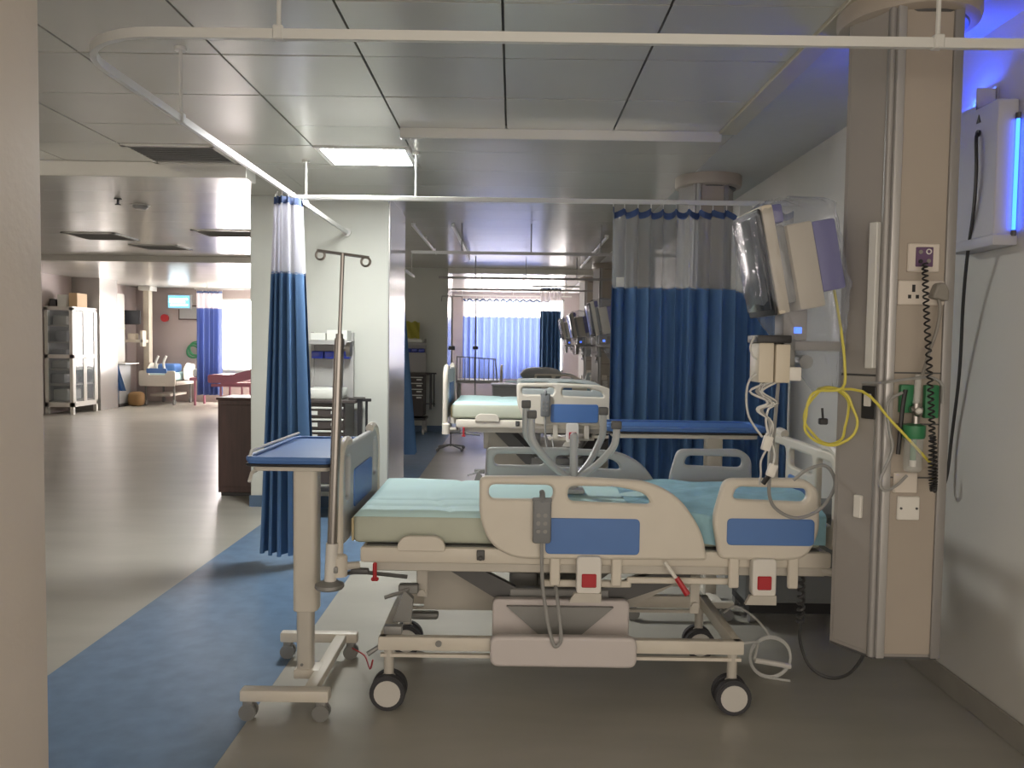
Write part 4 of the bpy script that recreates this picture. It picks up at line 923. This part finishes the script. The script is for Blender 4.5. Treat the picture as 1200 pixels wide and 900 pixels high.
for z0, z1 in ((.18, .52), (.66, .90)): obj('drawer', B(-9.60, -9.40, 18.90, 18.925, z0, z1, r=.004, seg=1), M_BLUEP, lw)
obj('top', B(-9.90, -9.20, 18.88, 19.55, 1.03, 1.05), M_WHITE, lw)
obj('plinth', B(-9.86, -9.40, 18.96, 19.46, 0, .08), M_DARK, lw)
fb = MB().grid(lambda u, v: (-9.62+.16*u+.30*(1-v), 18.80+.02*math.sin(9*u), .40+1.0*v), 10, 8)
bmesh.ops.solidify(fb.bm, geom=fb.bm.faces[:], thickness=.03)
obj('draped_blanket', fb, M_CURT, None, 'blue blanket draped slanting beside the grey bedside locker', 'blanket')
obj('orange_bag', MB().box(-9.35, -9.0, 19.2, 19.5, 0, .35, r=.10, seg=3), M_ORANGE, None, 'orange bag on the floor beside the bedside locker', 'bag')
pc = thing('monitor_column', (-9.5, 20.5, 0), 'slim cream ceiling column carrying a dark screen in the left ward', 'column')
obj('shaft', B(-9.48, -9.33, 20.4, 20.6, .5, 2.99, r=.01), M_DEVC, pc)
obj('collar', B(-9.56, -9.25, 20.3, 20.7, 2.88, 2.995, r=.01), M_CABW, pc)
sc_ = obj('screen', B(-10.0+.1, -9.42, 20.1, 20.16, 2.0, 2.36, r=.01), M_BLACK, pc)
obj('screen_glass', B(-9.87, -9.45, 20.092, 20.101, 2.03, 2.33), M_SCREEN, sc_)
obj('shelf', MB().box(-9.85, -9.35, 20.1, 20.4, 1.55, 1.62).box(-9.75, -9.55, 20.12, 20.3, 1.62, 1.78, r=.02).box(-9.42, -9.36, 20.1, 20.3, 1.45, 1.85), M_DEVC, pc)
sg = thing('lit_sign', (-8.75, 20.9, 2.45), 'glowing blue white information sign high on the far wall', 'sign')
obj('case', B(-9.08, -8.44, 20.88, 20.99, 2.44, 2.82, r=.01), M_GREYF, sg)
fc = obj('lit_face', B(-9.04, -8.48, 20.870, 20.882, 2.47, 2.79), M_SIGN, sg)
for a, b_, zz in ((-9.0, -8.53, 2.70), (-9.0, -8.60, 2.63), (-8.98, -8.53, 2.55)): obj('text_line', B(a, b_, 20.866, 20.871, zz-.025, zz+.02), M_SIGNT, fc)
pn = thing('wall_frame', (-8.55, 20.97, 2.18), 'dark framed board partly below the glowing sign', 'picture')
obj('frame', B(-8.80, -8.27, 20.94, 20.995, 2.16, 2.54, r=.004, seg=1), M_WOOD, pn); obj('board', B(-8.77, -8.30, 20.932, 20.942, 2.19, 2.51), M_TROL, pn)
ra = thing('wall_bell', (-9.2, 20.9, 2.15), 'red bell on the far wall beside the cream column', 'bell')
obj('gong', MB().cyl((-9.16, 20.90, 2.20), (-9.16, 20.97, 2.20), .10, n=16), M_RED, ra); obj('mount', B(-9.22, -9.10, 20.96, 20.999, 2.12, 2.28), M_DARK, ra)
# left ward bed, foot end toward the aisle
lbed = thing('ward_bed', (-8.75, 19.8, 0), 'cream hospital bed seen foot first in the left ward', 'bed')
obj('footboard', MB().panel(rrect(-9.20, -8.30, .48, .86, .06), [rrect(-8.95, -8.55, .76, .82, .02)], 19.55, .05, .01), M_BEDP, lbed)
obj('insert', MB().panel(rrect(-9.0, -8.5, .80, .92, .03), [], 19.52, .03, .004), M_BLUEP, lbed)
obj('mattress', B(-9.15, -8.35, 19.6, 20.85, .62, .80, r=.04), M_SHEET, lbed)
obj('frame', MB().box(-9.2, -8.3, 19.6, 20.85, .50, .60, r=.01).box(-9.0, -8.5, 19.7, 20.7, .22, .28), M_BEDF, lbed)
for s in (-1, 1): obj('side_rail', MB().panel(rpoly([(20.0, .62), (20.7, .62), (20.7, 1.0), (20.2, 1.05), (20.0, .9)], .06), [], -8.75+s*.46, .03, .006, 'yz'), M_BEDP, lbed)
for cx in (-9.1, -8.4):
    for cy in (19.7, 20.7): obj('caster', MB().cyl((cx-.02, cy, .07), (cx+.02, cy, .07), .07, n=14).box(cx-.02, cx+.02, cy-.02, cy+.02, .07, .5), M_MIDG, lbed)
obj('pillow_stack', MB().box(-9.05, -8.6, 20.2, 20.7, .80, 1.02, r=.07, seg=3), M_BLUEP, None, 'blue bundle lying on the left ward bed', 'bundle')
gh = MB()
for i in range(4): gh.ring((-8.42+.03*i, 20.93, 1.32+.03*i), .16+.02*(i % 2), .022, axis='y', n=18)
obj('green_tubing', gh, M_GREEN, None, 'green tubing hanging in coils on the far wall over the bed', 'tubing')
for i, hx in enumerate((-8.95, -8.75)):
    obj('chair_arm', MB().tube([(hx, 20.0, .82), (hx-.04, 20.0, 1.05), (hx+.03, 20.0, 1.22)], .03, 6, smooth=3), M_CABW, None, ('left' if i == 0 else 'right')+' curved white arm of the pair standing on the left ward bed', 'arm support')
# pink couch by the window
pk = thing('examination_couch', (-6.0, 17.2, 0), 'pink padded examination couch under the left ward window', 'couch')
obj('pad', MB().prism(rpoly([(-6.45, .72), (-5.9, .72), (-4.9, .98), (-4.9, 1.20), (-5.95, .90), (-6.45, .90)], .05), 16.8, 17.5), M_PINK, pk)
obj('frame', MB().box(-6.4, -4.9, 16.85, 16.9, .64, .70).box(-6.4, -4.9, 17.4, 17.45, .64, .70), M_PINK, pk)
for cx in (-6.2, -5.75, -5.1):
    for cy in (16.87, 17.42): obj('leg', MB().cyl((cx, cy, 0), (cx, cy, .66), .022, n=8), M_PINK, pk)
obj('brace', B(-6.2, -5.1, 16.86, 16.88, .28, .32), M_PINK, pk)
obj('white_sheet', MB().box(-7.95, -6.2, 19.7, 20.4, .70, .92, r=.06, seg=3), M_PAPER, None, 'rumpled white bedding glowing beside the left ward curtain', 'bedding')
tb = thing('low_bench', (-6.85, 20, 0), 'pale low bench supporting the rumpled white bedding', 'bench')
obj('bench_top', B(-8.0, -6.1, 19.65, 20.45, .62, .70, r=.01), M_PINK, tb)
for cx in (-7.9, -6.2):
    for cy in (19.75, 20.35): obj('leg', MB().cyl((cx, cy, 0), (cx, cy, .63), .03, n=8), M_PINK, tb)

# ------------------------------------------------------------------ far right ward odds
for i, (x, yy, top, lab) in enumerate(((-.92, 12.0, 2.33, 'slim drip stand left of the sunlit curtain, beside pillar'), (-.68, 14.6, 2.45, 'slim drip stand in front of the sunlit curtain edge'))):
    s = thing('drip_stand', (x, yy, 0), lab, 'drip stand', 'far drip stands')
    obj('pole', MB().cyl((x, yy, .06), (x, yy, top), .013, n=8), M_MIDG, s)
    obj('hook_bar', MB().tube([(x-.16, yy, top-.08), (x-.15, yy, top), (x+.15, yy, top), (x+.16, yy, top-.08)], .008, 6), M_MIDG, s)
    obj('clamp', MB().cyl((x-.05, yy, 1.55), (x+.05, yy, 1.55), .03, n=8), M_DARK, s)
    for k in range(4):
        a = PI/4+k*PI/2
        obj('leg', MB().tube([(x, yy, .09), (x+.26*math.cos(a), yy+.26*math.sin(a), .04)], .014, 6).ball((x+.26*math.cos(a), yy+.26*math.sin(a), .026), .026), M_MIDG, s)
OFF = Vector((-.12, 0, 0))
ct = thing('cot', (-.40, 15.2, 0), 'small white cot with rail bars before the sunlit curtain', 'cot')
obj('tray', B(-.95, -.13, 14.9, 15.6, .88, .94, r=.01), M_BEDG, ct)
obj('rail_frame', MB().tube([(-.92, 14.93, .94), (-.92, 14.93, 1.38), (-.20, 14.93, 1.34), (-.16, 14.93, .94)], .016, 6), M_GREYF, ct)
for i in range(8): obj('bar', MB().cyl((-.86+i*.09, 14.93, .94), (-.86+i*.09, 14.93, 1.36), .010, n=6), M_GREYF, ct)
for cx in (-.9, -.2):
    for cy in (14.95, 15.55): obj('leg', MB().cyl((cx, cy, 0), (cx, cy, .89), .022, n=8), M_GREYF, ct)
OFF = Vector((0, 0, 0))
gk = thing('drawer_unit', (-.1, 12.3, 0), 'grey drawer unit standing behind the raised bed', 'drawers')
obj('carcass', B(-.30, .45, 12.1, 12.6, .08, .98, r=.006, seg=1), M_GREYF, gk)
for z0 in (.14, .42, .70): obj('drawer', B(-.28, .43, 12.085, 12.105, z0, z0+.25, r=.005, seg=1), M_TROL, gk)
obj('top', B(-.32, .47, 12.08, 12.62, .98, 1.01), M_BEDG, gk)
obj('plinth', B(-.28, .43, 12.15, 12.58, 0, .08), M_BLACK, gk)
